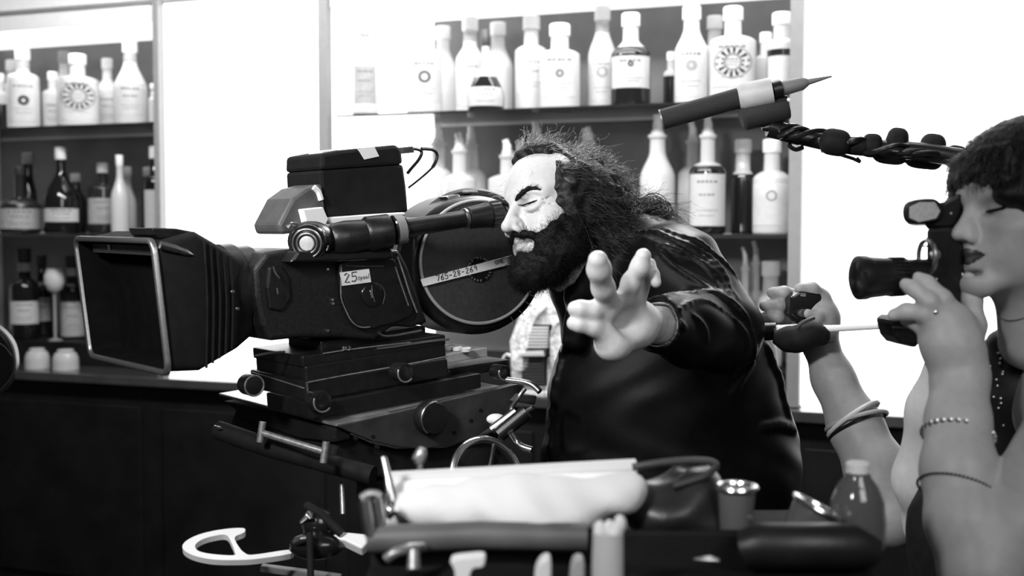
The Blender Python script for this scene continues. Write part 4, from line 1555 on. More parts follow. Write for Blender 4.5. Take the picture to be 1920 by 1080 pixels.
def px_chain(S, base, pts, rs, k, sink):
    v0 = np.array(EYE[:])
    q = []
    for x, y in pts:
        v = cast(base, x, y)
        q.append(v + (v - v0) / np.linalg.norm(v - v0) * sink)
    S.chain(q, rs, k)


skin_m = mat('skin_man', 0.52, 0.48, spec=0.35, noise=0.05, nscale=120, bump=0.10, bscale=700, sss=0.15, bdist=0.0006)
skin_w = mat('skin_woman', 0.43, 0.45, spec=0.35, noise=0.05, nscale=90, bump=0.08, bscale=700, sss=0.15, bdist=0.0006)
skin_h = mat('skin_assistant', 0.26, 0.5, spec=0.3, noise=0.06, nscale=90, bump=0.08, bscale=700, bdist=0.0006)
lip_m = mat('lip_tone', 0.27, 0.45)
lip_w = mat('dark_lipstick', 0.045, 0.35)
nail_m = mat('nail', 0.7, 0.25)
hair_m = mat('dark_hair', 0.006, 0.45, spec=0.25, noise=0.4, nscale=150, bump=0.5, bscale=420)
strand_m = mat('hair_strand', 0.016, 0.34, spec=0.7)
strand_g = mat('pale_rimlit_strand', 0.34, 0.4, spec=0.7)  # pale colour carries the rim light on the hair
beard_m = mat('dark_beard', 0.0055, 0.6, spec=0.15, noise=0.4, nscale=200, bump=0.5, bscale=600)
jack_m = mat('black_corduroy', 0.0030, 0.45, spec=0.09, noise=0.3, nscale=30, bump=0.12, bscale=500)
shirt_m = mat('white_shirt', 0.75, 0.8)
trou_m = mat('dark_trousers', 0.02, 0.8, noise=0.2)
shoe_m = mat('black_shoe', 0.01, 0.35)
dress_m = mat('black_dress', 0.010, 0.55, spec=0.4, noise=0.4, nscale=60)

# ============================================================== bearded man
MF = Frame(head_rot(216.3, -4.0, 18.0), (0.0815, 2.135, 1.530), 0.99)
bodyS = SDF()
add_head(bodyS, MF, True)
lids_slit(bodyS, MF, 0.0014)
neck_top = MF.w((-.030, 0, -.055))
neck_low = V3(1165, 468, 2.22)
bodyS.cone(neck_top, neck_low, .058, .066, .03)
bodyS.cone(MF.w((.02, 0, -.10)), V3(1110, 500, 2.17), .034, .05, .03)
# squint folds beside the eye, fold from nose to cheek
for s in (1, -1):
    MF.cone(bodyS, (.074, s * .048, -.004), (.060, s * .060, -.010), .0013, .0010, .003, True)
    MF.cone(bodyS, (.076, s * .046, .001), (.062, s * .060, .004), .0012, .0010, .003, True)
    MF.cone(bodyS, (.105, s * .0175, -.036), (.086, s * .036, -.062), .0022, .0016, .006, True)
    MF.cone(bodyS, (.087, s * .020, -.016), (.077, s * .042, -.017), .0022, .0014, .006, True)
b0 = SDF()
b0.ops = list(bodyS.ops)
fold(bodyS, b0, [(982, 392), (994, 393), (1006, 388), (1014, 380)], .0036, .006, .0020)
groove(bodyS, b0, [(976, 392), (986, 400), (1000, 400), (1013, 391)], .0016, .005)
groove(bodyS, b0, [(974, 376), (984, 369), (998, 365), (1012, 368)], .0014, .004)
groove(bodyS, b0, [(970, 384), (980, 386), (992, 382), (1006, 376)], .0016, .003)
groove(bodyS, b0, [(984, 424), (996, 431), (1008, 442)], .0014, .006)
V, Q = bodyS.mesh(0.0020, np.minimum(MF.O - .15, V3(1165, 468, 2.22) - .06), MF.O + np.array([.16, .17, .16]))
V = lap(V, Q, 1)
loc = MF.loc(V)[Q].mean(1)
lip = (np.abs(loc[:, 1]) < .023) & (np.abs(loc[:, 2] + .0697) < .0125 * (1 - (np.abs(loc[:, 1]) / .0265) ** 1.6)) & (loc[:, 0] > .0885)
man_parts = [(V, Q, lip.astype(int))]

# torso, legs and arms under the clothes (one figure with the head)
core = SDF()
sh_l, sh_r = V3(1272, 512, 2.04), V3(1105, 520, 2.42)
pel = V3(1290, 940, 2.28)
core.chain([neck_low, V3(1215, 570, 2.24), V3(1260, 760, 2.26), pel], [.06, .12, .13, .13], .05)
elb = V3(1352, 628, 1.985)
wri = V3(1228, 609, 1.815)
core.chain([V3(1215, 520, 2.2), sh_l, elb, wri], [.07, .06, .045, .03], .03)
core.chain([V3(1190, 530, 2.3), sh_r, V3(1120, 745, 2.50), V3(1085, 800, 2.34)], [.07, .055, .042, .03], .03)
for i in range(4):
    core.chain([V3(1085 - 4 * i, 800 + 9 * i, 2.33), V3(1062 - 2 * i, 806 + 9 * i, 2.30), V3(1060, 812 + 8 * i, 2.275)], [.013, .010, .008], .006)
core.chain([V3(1085, 795, 2.33), V3(1070, 784, 2.30), V3(1056, 790, 2.28)], [.014, .011, .009], .006)
fl_, fr_ = np.array([0.27, 2.18, 0.06]), np.array([0.36, 2.50, 0.06])
core.chain([pel + np.array([-.02, -.08, -.02]), np.array([0.25, 2.16, .50]), fl_], [.09, .06, .04], .03)
core.chain([pel + np.array([0, .09, -.02]), np.array([0.36, 2.46, .50]), fr_], [.09, .06, .04], .03)
core.ell(fl_ + np.array([-.05, -.03, -.02]), (.10, .045, .035), None, .02)
core.ell(fr_ + np.array([-.05, -.03, -.02]), (.10, .045, .035), None, .02)
man_parts.append(core.mesh(0.012) + (0,))

# the reaching left hand
H = SDF()
pw = V3(1228, 609, 1.815)
H.cone(pw, V3(1196, 606, 1.77), .027, .026, .02)
H.cone(V3(1196, 604, 1.765), V3(1146, 585, 1.715), .026, .019, .02)
H.cone(V3(1196, 600, 1.765), V3(1176, 566, 1.725), .026, .017, .02)
H.cone(V3(1192, 622, 1.765), V3(1150, 640, 1.725), .024, .0265, .02)
H.ell(V3(1149, 646, 1.722), (.0235, .024, .0225), None, .015)
# thumb, index, middle, ring, little finger
H.chain([V3(1146, 632, 1.715), V3(1112, 612, 1.695), V3(1086, 607, 1.69), V3(1075, 606, 1.69)], [.0190, .0135, .0120, .0096], .008)
H.chain([V3(1144, 588, 1.712), V3(1112, 582, 1.690), V3(1088, 579, 1.685), V3(1076, 578, 1.685)], [.0155, .0128, .0116, .0094], .008)
H.chain([V3(1146, 578, 1.712), V3(1131, 540, 1.670), V3(1123, 505, 1.640), V3(1121, 488, 1.628)], [.0165, .0158, .0160, .0138], .009)
H.chain([V3(1172, 566, 1.722), V3(1184, 530, 1.700), V3(1201, 500, 1.682), V3(1206, 480, 1.675)], [.0170, .0138, .0132, .0112], .009)
H.chain([V3(1190, 572, 1.738), V3(1208, 520, 1.722), V3(1216, 497, 1.712)], [.0150, .0118, .0108], .006)
H.chain([V3(1216, 497, 1.710), V3(1225, 515, 1.698), V3(1230, 530, 1.694)], [.0098, .0090, .0075], .002)
# hollow of the palm and its creases
H.ell(V3(1186, 604, 1.712), (.022, .016, .018), None, .022, True)
V, Q = H.mesh(0.0019)
man_parts.append((lap(V, Q, 1), Q, 0))
man = np_mesh('person', man_parts, [skin_m, lip_m])
tag(man, 'bearded man in a black jacket leaning to the viewfinder, one hand reaching forward', 'person')

# jacket
J = SDF()


def pxell(S, px, py, d, rx, ry_, rzz, k=.05, R=None):
    S.ell(V3(px, py, d), (rx * d / F, ry_, rzz * d / F), R, k)


pxell(J, 1222, 590, 2.25, 150, .17, 165, 0)
pxell(J, 1245, 515, 2.21, 95, .17, 92, .06)
pxell(J, 1232, 740, 2.24, 205, .18, 170, .06)
pxell(J, 1243, 880, 2.25, 232, .19, 170, .06)
pxell(J, 1250, 1010, 2.25, 236, .19, 110, .05)
pxell(J, 1345, 690, 2.28, 105, .15, 150, .06)
pxell(J, 1390, 860, 2.28, 100, .15, 150, .06)
J.chain([V3(1268, 516, 2.06), V3(1352, 618, 1.985)], [.088, .068], .05)
J.chain([V3(1352, 622, 1.985), V3(1290, 618, 1.90), V3(1236, 609, 1.825)], [.066, .056, .046], .025)
J.chain([V3(1180, 540, 2.34), sh_r, V3(1120, 745, 2.50), V3(1090, 795, 2.36)], [.10, .075, .06, .045], .05)
# collar
J.chain([V3(1100, 500, 2.13), V3(1142, 470, 2.14), V3(1190, 446, 2.16), V3(1225, 446, 2.2)], [.030, .034, .036, .04], .03)
J.cone(V3(1130, 520, 2.13), V3(1215, 480, 2.16), .05, .06, .04)
J.chain([V3(1096, 500, 2.11), V3(1084, 560, 2.12), V3(1080, 640, 2.12)], [.018, .018, .018], .03)
J.cone(V3(1140, 462, 2.13), V3(1200, 500, 2.15), .035, .06, .03)


J0 = SDF()
J0.ops = list(J.ops)


for pts in ([(1186, 432), (1235, 436), (1290, 462), (1345, 505), (1385, 560)],
            [(1205, 446), (1262, 466), (1318, 492), (1352, 524), (1376, 566)],
            [(1226, 458), (1262, 496), (1306, 526), (1345, 552), (1368, 566)],
            [(1240, 428), (1300, 448), (1350, 486), (1388, 530)],
            [(1280, 452), (1330, 480), (1370, 530)],
            [(1300, 478), (1330, 508), (1362, 560)]):
    fold(J, J0, pts, .0046, .004, .0004)
for pts in ([(1236, 556), (1290, 549), (1345, 552), (1390, 580), (1410, 612)],
            [(1270, 582), (1300, 566), (1330, 566), (1370, 592)],
            [(1258, 600), (1272, 606), (1284, 616)],
            [(1330, 565), (1380, 600), (1404, 648), (1380, 690), (1352, 728)],
            [(1412, 620), (1416, 660), (1400, 700), (1370, 740)],
            [(1300, 590), (1320, 612), (1325, 640)]):
    fold(J, J0, pts, .0042, .004, .0004)
for pts in ([(1070, 560), (1062, 640), (1040, 740), (1030, 860)], [(1438, 650), (1462, 720), (1480, 800)], [(1425, 802), (1460, 798), (1488, 806)]):
    fold(J, J0, pts, .0058, .012, .002)


def cloth_noise(p):
    return 0.0022 * np.sin(p[:, 0] * 47 + 3 * np.sin(p[:, 2] * 23)) * np.sin(p[:, 2] * 39 + p[:, 1] * 31)


J.disp(cloth_noise)
# open neck and sleeve end
J.cone(V3(1075, 430, 2.16), V3(1092, 490, 2.17), .070, .040, .012, True)
J.cone(V3(1236, 609, 1.825), V3(1190, 600, 1.75), .036, .060, .004, True)
V, Q = J.mesh(0.0040)
np_mesh('jacket', [(lap(V, Q, 1), Q, 0)], [jack_m], man)
# shirt cuff and collar
c = SDF()
c.cone(V3(1240, 609, 1.828), V3(1226, 608, 1.808), .036, .034, 0)
c.cone(V3(1236, 609, 1.825), V3(1200, 600, 1.75), .033, .036, .001, True)
V, Q = c.mesh(0.0025)
np_mesh('shirt_cuff', [(V, Q, 0)], [mat('grey_shirt', 0.35, 0.8)], man)
c = SDF()
c.chain([V3(1028, 528, 2.13), V3(1048, 532, 2.10), V3(1066, 520, 2.09), V3(1088, 486, 2.09)], [.010, .012, .012, .008], .01)
V, Q = c.mesh(0.003)
np_mesh('shirt_collar', [(V, Q, 0)], [mat('grey_shirt', 0.35, 0.8)], man)
c = SDF()
c.chain([pel + np.array([-.02, -.08, .05]), np.array([0.25, 2.16, .50]), fl_ + np.array([0, 0, .05])], [.13, .09, .065], .04)
c.chain([pel + np.array([0, .09, .05]), np.array([0.36, 2.46, .50]), fr_ + np.array([0, 0, .05])], [.13, .09, .065], .04)
V, Q = c.mesh(0.010)
np_mesh('trousers', [(V, Q, 0)], [trou_m], man)
for f in (fl_, fr_):
    c = SDF()
    c.ell(f + np.array([-.05, -.03, -.015]), (.125, .055, .042), None, 0)
    c.cone(f, f + np.array([0, 0, .04]), .05, .05, .02)
    V, Q = c.mesh(0.007, lo=f + np.array([-.22, -.14, -.058]), hi=f + np.array([.15, .1, .12]))
    np_mesh('shoe', [(V, Q, 0)], [shoe_m], man)


# ------------------------------------------------ hair, beard, brows
def curls(a, f1, f2, f3, ph=0.0):
    def fn(p):
        s = np.sin(p[:, 0] * f1 + 2.1 * np.sin(p[:, 2] * f2 + ph)) * np.sin(p[:, 2] * f3 + 1.7 * np.sin(p[:, 0] * f2 + p[:, 1] * f1))
        return a * s
    return fn


hs = SDF()
E = MF.ell
E(hs, (-.032, 0, .043), (.096, .084, .084), 0)
for s in (1, -1):
    E(hs, (-.028, s * .066, -.005), (.062, .026, .072), .03)
    MF.cone(hs, (.028, s * .068, .018), (.024, s * .068, -.035), .016, .012, .02)
E(hs, (-.085, 0, -.005), (.062, .082, .085), .03)
E(hs, (-.105, .020, -.075), (.050, .070, .055), .03)
E(hs, (-.130, .045, -.055), (.035, .035, .035), .02)
E(hs, (-.070, .060, -.080), (.045, .030, .045), .02)
hs.ell(V3(1224, 393, 2.175), (.024, .02, .019), None, .012)
hs.cone(V3(1185, 392, 2.18), V3(1215, 392, 2.175), .022, .016, .015)
# bare forehead and temples
E(hs, (.076, 0, .040), (.058, .070, .062), .008, True)
E(hs, (.064, .050, .026), (.024, .040, .036), .008, True)
E(hs, (.060, -.048, .030), (.026, .040, .045), .008, True)
E(hs, (.030, 0, .106), (.040, .052, .024), .02)
px_chain(hs, b0, [(1052, 312), (1048, 345), (1052, 375), (1064, 400)], [.010, .011, .011, .010], .010, .0070)
hs.disp(curls(.0030, 120, 50, 100))
hs.disp(curls(.0010, 420, 130, 380, 1.0))
V, Q = hs.mesh(0.003)
hairV = V
parts = [(V, Q, 0)]
hl = MF.loc(V)


def hair_strands(V, Q, n, length, back, droop, amp, fr, sel=None, lift=0.5, m=9, seed=1, hug=False, rnd=.22):
    r = np.random.default_rng(seed)
    fc = V[Q].mean(1)
    nr_ = np.cross(V[Q[:, 1]] - V[Q[:, 0]], V[Q[:, 3]] - V[Q[:, 0]])
    nr_ /= np.linalg.norm(nr_, axis=1)[:, None] + 1e-12
    idx = np.arange(len(Q)) if sel is None else np.nonzero(sel(fr.loc(fc), nr_))[0]
    idx = r.choice(idx, n)
    out = []
    bk0 = fr.R @ np.array(back)
    for i in idx:
        L = length * r.uniform(.5, 1.3)
        bk = bk0 - nr_[i] * min(0.0, float(bk0 @ nr_[i])) * 1.0
        if hug:
            bk = bk0 - nr_[i] * float(bk0 @ nr_[i])
        d0 = nr_[i] * lift + bk * (1 - lift) + r.normal(0, rnd, 3)
        d0 /= np.linalg.norm(d0)
        ph, fq = r.uniform(0, 6.28), r.uniform(1.0, 2.2)
        s1 = np.cross(d0, r.normal(0, 1, 3))
        s1 /= np.linalg.norm(s1) + 1e-9
        s2 = np.cross(d0, s1)
        t = np.linspace(0, 1, m)[:, None]
        am = amp * r.uniform(.4, 1.5)
        c = fc[i] - nr_[i] * .003 + d0 * L * t + s1 * am * np.sin(fq * 6.28 * t + ph) * t + s2 * am * np.cos(fq * 6.28 * t + ph) * t
        c[:, 2] -= droop * L * (t[:, 0] ** 2)
        out.append(c)
    return out


sv = hair_strands(V, Q, 5200, .060, (-.85, 0, -.30), .18, .0045, MF, lambda l, n: l[:, 0] < .030, lift=.10, seed=3, hug=True, rnd=.16)
a = strands(sv, .00042, .00018)
parts.append(a + (1,))
top = lambda l, n: (l[:, 2] > .05) & (n[:, 2] > .15)
sv = hair_strands(V, Q, 1100, .050, (-.95, 0, .05), .12, .0045, MF, top, .18, seed=4, hug=True)
parts.append(strands(sv, .00038, .00016) + (2,))
bkc = lambda l, n: (l[:, 0] < -.09) & (l[:, 2] > -.04)
sv = hair_strands(V, Q, 500, .035, (-.7, 0, .1), .15, .007, MF, bkc, .55, seed=5)
parts.append(strands(sv, .00038, .00016) + (2,))
# big curls at the nape
r5 = np.random.default_rng(11)
cl = []
for i in range(70):
    c0 = MF.w((-.125 + r5.uniform(-.05, .04), .05 + r5.uniform(-.05, .035), -.055 + r5.uniform(-.055, .04)))
    d = r5.normal(0, 1, 3)
    d /= np.linalg.norm(d)
    u = np.cross(d, r5.normal(0, 1, 3))
    u /= np.linalg.norm(u)
    v = np.cross(d, u)
    t = np.linspace(0, r5.uniform(4, 7.5), 18)[:, None]
    R_ = r5.uniform(.008, .015)
    cl.append(c0 + R_ * (u * np.cos(t) + v * np.sin(t)) + d * t * .0012)
parts.append(strands(cl, .0011, .0006, 5) + (1,))
# the lock standing out behind the collar
lk = []
for i in range(60):
    p0 = MF.w((-.12, .05, -.05)) + r5.normal(0, .006, 3)
    pts = [V3(1195, 385, 2.18), V3(1222, 374 + r5.uniform(-4, 6), 2.18), V3(1246, 384 + r5.uniform(-8, 8), 2.17), V3(1252, 402 + r5.uniform(-6, 10), 2.16), V3(1228, 410 + r5.uniform(-8, 8), 2.15)]
    j = r5.normal(0, .004, 3)
    lk.append(np.array([q[:] for q in spline([Vector(p + j) for p in pts], 5)]))
parts.append(strands(lk, .0014, .0007, 5) + (1,))
# fuzz at the far side of the forehead, light against the bottles
sv = []
for i in range(90):
    p0 = MF.w((r5.uniform(-.03, .05), -.070, .050 + r5.uniform(-.02, .055)))
    d = MF.R @ np.array([r5.uniform(-.2, .7), -1.0, r5.uniform(-.3, .5)])
    d /= np.linalg.norm(d)
    t = np.linspace(0, 1, 9)[:, None]
    s1 = np.cross(d, r5.normal(0, 1, 3))
    sv.append(p0 + d * t * r5.uniform(.02, .05) + s1 * .006 * np.sin(t * 6 + i) * t)
parts.append(strands(sv, .0004, .0002) + (2,))
np_mesh('hair', parts, [hair_m, strand_m, strand_g], man)

bs_ = SDF()
for s in (1, -1):
    MF.chain(bs_, [(.022, s * .067, -.020), (.020, s * .066, -.055), (.036, s * .056, -.084), (.072, s * .030, -.112), (.088, 0, -.120)], [.013, .019, .022, .021, .020], .012)
    MF.chain(bs_, [(.1050, s * .003, -.0500), (.0995, s * .016, -.0520), (.089, s * .030, -.060), (.079, s * .038, -.080), (.076, s * .034, -.104)], [.0050, .0062, .0062, .0072, .012], .006)
    MF.chain(bs_, [(.040, s * .060, -.070), (.058, s * .048, -.082), (.070, s * .040, -.095)], [.010, .012, .012], .01)
MF.chain(bs_, [(.099, -.002, -.0870), (.097, 0, -.100), (.094, 0, -.120)], [.0050, .011, .018], .008)
E(bs_, (.050, 0, -.112), (.052, .050, .030), .02)
E(bs_, (.088, .0, -.128), (.020, .030, .016), .02)
E(bs_, (.016, .054, -.078), (.030, .022, .034), .02)
px_chain(bs_, b0, [(1010, 452), (1020, 440), (1036, 426), (1054, 412)], [.006, .009, .010, .010], .008, .0055)
px_chain(bs_, b0, [(984, 484), (998, 484), (1008, 476)], [.008, .009, .009], .008, .005)
px_chain(bs_, b0, [(1016, 464), (1040, 446), (1062, 430)], [.012, .014, .014], .01, .006)
bs_.disp(curls(.0018, 170, 60, 150))
bs_.disp(curls(.0006, 600, 150, 560, 1.0))
V, Q = bs_.mesh(0.0024)
parts = [(V, Q, 0)]
sv = hair_strands(V, Q, 6500, .015, (-.25, 0, -.6), .1, .0030, MF, lambda l, n: ~((l[:, 2] > -.068) & (l[:, 0] > .078)), lift=.22, m=8, seed=6, hug=True, rnd=.25)
parts.append(strands(sv, .00036, .00016) + (0,))
sv = hair_strands(V, Q, 700, .010, (.2, .1, -.8), .0, .0008, MF, lambda l, n: (l[:, 2] > -.066) & (l[:, 0] > .078), .30, m=5, seed=16)
parts.append(strands(sv, .00034, .00014) + (0,))
# shorter growth fading into the cheek
sv = hair_strands(V, Q, 900, .016, (.9, .3, .45), .0, .001, MF, lambda l, n: (l[:, 1] > .02) & (l[:, 2] > -.085), .45, m=5, seed=7)
parts.append(strands(sv, .0003, .00014) + (0,))
np_mesh('beard', parts, [beard_m], man)



def on_face(S, fr, pts, sink=.0006):
    """points just in front of the face dropped back onto its surface"""
    out = []
    f = fr.R @ np.array([1.0, 0, 0])
    for p in pts:
        q = fr.w((p[0] + .03, p[1], p[2]))
        for _ in range(120):
            d = float(sdf_eval(S, q[None])[0])
            if d < .0004:
                break
            q = q - f * max(d * .6, .0002)
        out.append(q - f * sink)
    return out


for s in (1, -1):
    b = SDF()
    b.chain(on_face(bodyS, MF, [(.098, s * .012, .012), (.096, s * .019, .0165), (.090, s * .028, .0215), (.085, s * .038, .0250), (.075, s * .048, .0230), (.066, s * .056, .0175)]),
            [.0026, .0040, .0044, .0040, .0030, .0014], .003)
    V, Q = b.mesh(0.0013)
    pr_ = [(V, Q, 0)]
    sv = hair_strands(V, Q, 160, .010, (-.2, s * .9, .3), 0, .0008, MF, lift=.3, m=5, seed=8)
    pr_.append(strands(sv, .00032, .00014) + (0,))
    np_mesh('eyebrow', pr_, [beard_m], man)
    b = SDF()
    if s == 1:
        px_chain(b, b0, [(971, 384), (980, 385), (992, 381), (1000, 378), (1007, 375)], [.0006, .0013, .0016, .0013, .0006], .001, .0006)
    else:
        b.chain(on_face(bodyS, MF, [(.09, s * .020, -.0050), (.09, s * .031, -.0040), (.086, s * .041, -.0020)], 0), [.0008, .0014, .0008], .001)
    V, Q = b.mesh(0.0007)
    np_mesh('eyelashes', [(V, Q, 0)], [beard_m], man)

# ================================================== woman with the still camera
WF = Frame(head_rot(198.0, -3.0, 8.0), (0.6945, 1.588, 1.5205), 0.965)
S = SDF()
add_head(S, WF, False)
lids_slit(S, WF, 0.0010)
wn_low = V3(1985, 640, 1.66)
S.cone(WF.w((-.028, 0, -.050)), wn_low, .052, .056, .03)
S.cone(WF.w((.010, 0, -.085)), V3(1930, 640, 1.60), .036, .040, .03)
V, Q = S.mesh(0.0022, WF.O - np.array([.16, .15, .22]), WF.O + np.array([.24, .16, .16]))
V = lap(V, Q, 1)
loc = WF.loc(V)[Q].mean(1)
lip = (np.abs(loc[:, 2] + .0647) < .0115 * (1 - (np.abs(loc[:, 1]) / .0265) ** 1.6)) & (loc[:, 0] > .082)
wom_parts = [(V, Q, lip.astype(int))]
# shoulders, chest and arms
S = SDF()
wsl, wsr = V3(2035, 770, 1.50), V3(1960, 770, 1.86)
welb, wwri = V3(1838, 1075, 1.400), V3(1800, 705, 1.515)
S.chain([wn_low, V3(1985, 800, 1.68), V3(1975, 1000, 1.70), V3(1975, 1300, 1.72)], [.058, .105, .10, .12], .05)
S.chain([V3(1990, 770, 1.62), wsl], [.07, .062], .04)
S.chain([V3(1985, 770, 1.74), wsr, V3(1760, 985, 1.78), V3(1736, 900, 1.745), V3(1752, 770, 1.70), V3(1780, 660, 1.665)], [.07, .058, .046, .044, .036, .027], .025)
S.chain([wsl, V3(1930, 935, 1.43), welb], [.058, .050, .044], .02)
hip_w = V3(1975, 1300, 1.72)
S.chain([hip_w, np.array([0.80, 1.66, .5]), np.array([0.80, 1.66, .05])], [.12, .065, .04], .03)
S.chain([hip_w, np.array([0.84, 1.86, .5]), np.array([0.84, 1.86, .05])], [.12, .065, .04], .03)
V, Q = S.mesh(0.0075)
wom_parts.append((lap(V, Q, 2), Q, 0))
S = SDF()
S.chain([welb, V3(1812, 980, 1.425), V3(1798, 880, 1.455), V3(1796, 790, 1.488), wwri], [.046, .0455, .0430, .0370, .0335], .02)
S.chain([welb, V3(1895, 985, 1.415), V3(1930, 935, 1.43), wsl], [.046, .047, .050, .058], .012)
# the back of the hand, fingers over the lens, thumb up behind the body
S.cone(wwri, V3(1790, 640, 1.520), .0330, .031, .02)
S.cone(V3(1786, 650, 1.518), V3(1752, 605, 1.512), .031, .019, .02)
S.cone(V3(1790, 645, 1.518), V3(1798, 600, 1.520), .031, .018, .02)
S.cone(V3(1772, 640, 1.516), V3(1775, 600, 1.512), .029, .019, .02)
S.chain([V3(1796, 598, 1.518), V3(1768, 560, 1.508), V3(1738, 531, 1.515), V3(1722, 521, 1.522)], [.0150, .0112, .0100, .0080], .006)
S.chain([V3(1772, 600, 1.508), V3(1742, 566, 1.500), V3(1712, 541, 1.512), V3(1698, 533, 1.518)], [.0150, .0112, .0100, .0080], .006)
S.chain([V3(1752, 606, 1.512), V3(1735, 588, 1.505), V3(1700, 584, 1.520), V3(1676, 590, 1.530)], [.0150, .0120, .0108, .0085], .006)
S.chain([V3(1745, 622, 1.518), V3(1722, 606, 1.530), V3(1700, 600, 1.545)], [.014, .0105, .0085], .006)
S.chain([V3(1815, 660, 1.530), V3(1829, 610, 1.545), V3(1823, 560, 1.553), V3(1817, 522, 1.555)], [.020, .0135, .0120, .0095], .01)
V, Q = S.mesh(0.0026)
wom_parts.append((lap(V, Q, 1), Q, 0))
woman = np_mesh('person', wom_parts, [skin_w, lip_w])
tag(woman, 'dark haired woman with bracelets holding a still camera to her eye', 'person')
# dress
S = SDF()
S.chain([V3(2000, 700, 1.70), V3(1990, 800, 1.68), V3(1960, 900, 1.70), V3(1900, 1010, 1.70), V3(1930, 1300, 1.72)], [.088, .116, .124, .125, .15], .05)
S.ell(V3(1885, 1000, 1.70), (.125, .11, .17), None, .05)
S.chain([V3(1882, 650, 1.66), V3(1884, 740, 1.650), V3(1900, 850, 1.66)], [.026, .040, .06], .03)
S.chain([V3(1930, 1300, 1.72), np.array([0.80, 1.76, .45])], [.16, .20], .05)
V, Q = S.mesh(0.006)
np_mesh('dress', [(lap(V, Q, 1), Q, 0)], [dress_m], woman)
mb = MB()
rs = random.Random(5)
sq = []
for i in range(16):
    q = cast(S, 1856 + rs.uniform(0, 26) + 0.0 * i, 660 + i * 9 + rs.uniform(-4, 4))
    if q is not None:
        sq.append(q)
for q in sq:
    MB().ellipsoid(q, .0022, .0022, .0022, 8, 6).to('sequin', M_CHROME, woman)
# hair with fringe
hs = SDF()
E = WF.ell
E(hs, (-.022, 0, .048), (.112, .090, .094), 0)
E(hs, (.034, 0, .050), (.060, .070, .060), .02)
E(hs, (-.075, 0, -.02), (.062, .084, .10), .03)
for s in (1, -1):
    E(hs, (.030, s * .064, .022), (.040, .022, .050), .02)
    E(hs, (.066, s * .052, .014), (.028, .022, .018), .012)
    E(hs, (-.05, s * .07, -.05), (.045, .026, .07), .03)
for i in range(9):                                   # fringe locks
    y = -.05 + i * .0125
    x = math.sqrt(max(0, 1 - (y / .075) ** 2))
    WF.chain(hs, [(.038 + .046 * x, y, .075), (.044 + .048 * x, y * 1.03, .048), (.043 + .048 * x, y * 1.05, .026 + .003 * (i % 3))], [.011, .008, .0045], .006)
E(hs, (.062, .0, -.055), (.055, .070, .060), .006, True)
hs.disp(curls(.0007, 260, 20, 12))
V, Q = hs.mesh(0.0028)
parts = [(V, Q, 0)]
sv = hair_strands(V, Q, 5500, .030, (.25, .1, -.9), .1, .0015, WF, lambda l, n: (l[:, 2] > .048) | (l[:, 0] < -.02), lift=.06, m=7, seed=9, hug=True, rnd=.12)
parts.append(strands(sv, .0004, .0002) + (1,))
sv = hair_strands(V, Q, 420, .014, (.5, 0, -.8), .1, .002, WF, lambda l, n: (l[:, 0] > .07) & (l[:, 2] > .03), .2, m=6, seed=10)
parts.append(strands(sv, .00045, .0002) + (1,))
np_mesh('hair', parts, [hair_m, strand_m], woman)
for s in (1, -1):
    b = SDF()
    WF.chain(b, [(.0850, s * .0195, -.0045), (.0880, s * .031, -.0058), (.0800, s * .0455, -.0036), (.074, s * .052, -.001)], [.0010, .0022, .0022, .0008], .001)
    V, Q = b.mesh(0.0009)
    np_mesh('eyelashes', [(V, Q, 0)], [beard_m], woman)
# jewellery: each a thing worn on the arm
def arm_ring(px, py, d, r, rw, axis, m, name, label, cat, tiltv=(0, 0, 0), sx=1.0):
    ax = (Vector(axis) + Vector(tiltv)).normalized()
    c_ = P(px, py, d)
    return c_, ax


ax = Vector(wwri - V3(1797, 880, 1.455)).normalized()
axb = (ax + Vector((0.05, 0, 0))).normalized()
cb = Vector(V3(1796, 816, 1.481))
br = empty('bracelet', cb, 'sparkling crystal bracelet on the forearm of the woman with the still camera', 'bracelet')
ub = (RGT - axb * RGT.dot(axb)).normalized()
vb = axb.cross(ub)
MB().torus(cb, axb, .0412, .0012, 48, 6, up=ub).to('band', M_STEEL, br)
for i in range(30):
    a = 2 * PI * i / 30
    dct = ub * math.cos(a) + vb * math.sin(a)
    if -0.5 < math.sin(a) * (1 if vb.y < 0 else -1) and 0.05 < math.cos(a) < 0.72 and (dct.y < 0):
        continue
    MB().ellipsoid(cb + dct * .0424, .0040, .0040, .0048, 6, 5).to('crystal', M_CHROME, br, smooth=False)
cc = Vector(V3(1797, 922, 1.443))
axc = (ax + Vector((0.18, 0, 0.0))).normalized()
uc = (RGT - axc * RGT.dot(axc)).normalized()
vc = axc.cross(uc)
ch = MB()
for i in range(64):
    a = 2 * PI * i / 64
    q = cc + (uc * math.cos(a) + vc * math.sin(a)) * .0486
    ch.ellipsoid(q, .0021, .0021, .0016, 6, 5)
o = ch.to('chain_bracelet', M_DGREY, None)
tag(o, 'thin dark chain bracelet lower on the forearm of the woman with the still camera', 'bracelet')
rp = Vector(V3(1741, 590, 1.506))
o = MB().torus(rp, Vector(V3(1735, 588, 1.505) - V3(1752, 606, 1.512)), .0132, .0018, 28, 6)
o.ellipsoid(rp + Vector((0.004, -.0135, .004)), .004, .003, .004, 8, 6)
tag(o.to('ring', M_CHROME, None), 'silver ring with a small stone on the finger under the lens', 'ring')
nk = MB().tube(spline([Vector(V3(x, y, d)) for x, y, d in ((1868, 590, 1.59), (1884, 600, 1.575), (1905, 600, 1.56), (1935, 592, 1.55))]), .0008, 6)
tag(nk.to('necklace', M_STEEL, None), 'fine necklace at the throat of the woman with the still camera', 'necklace')

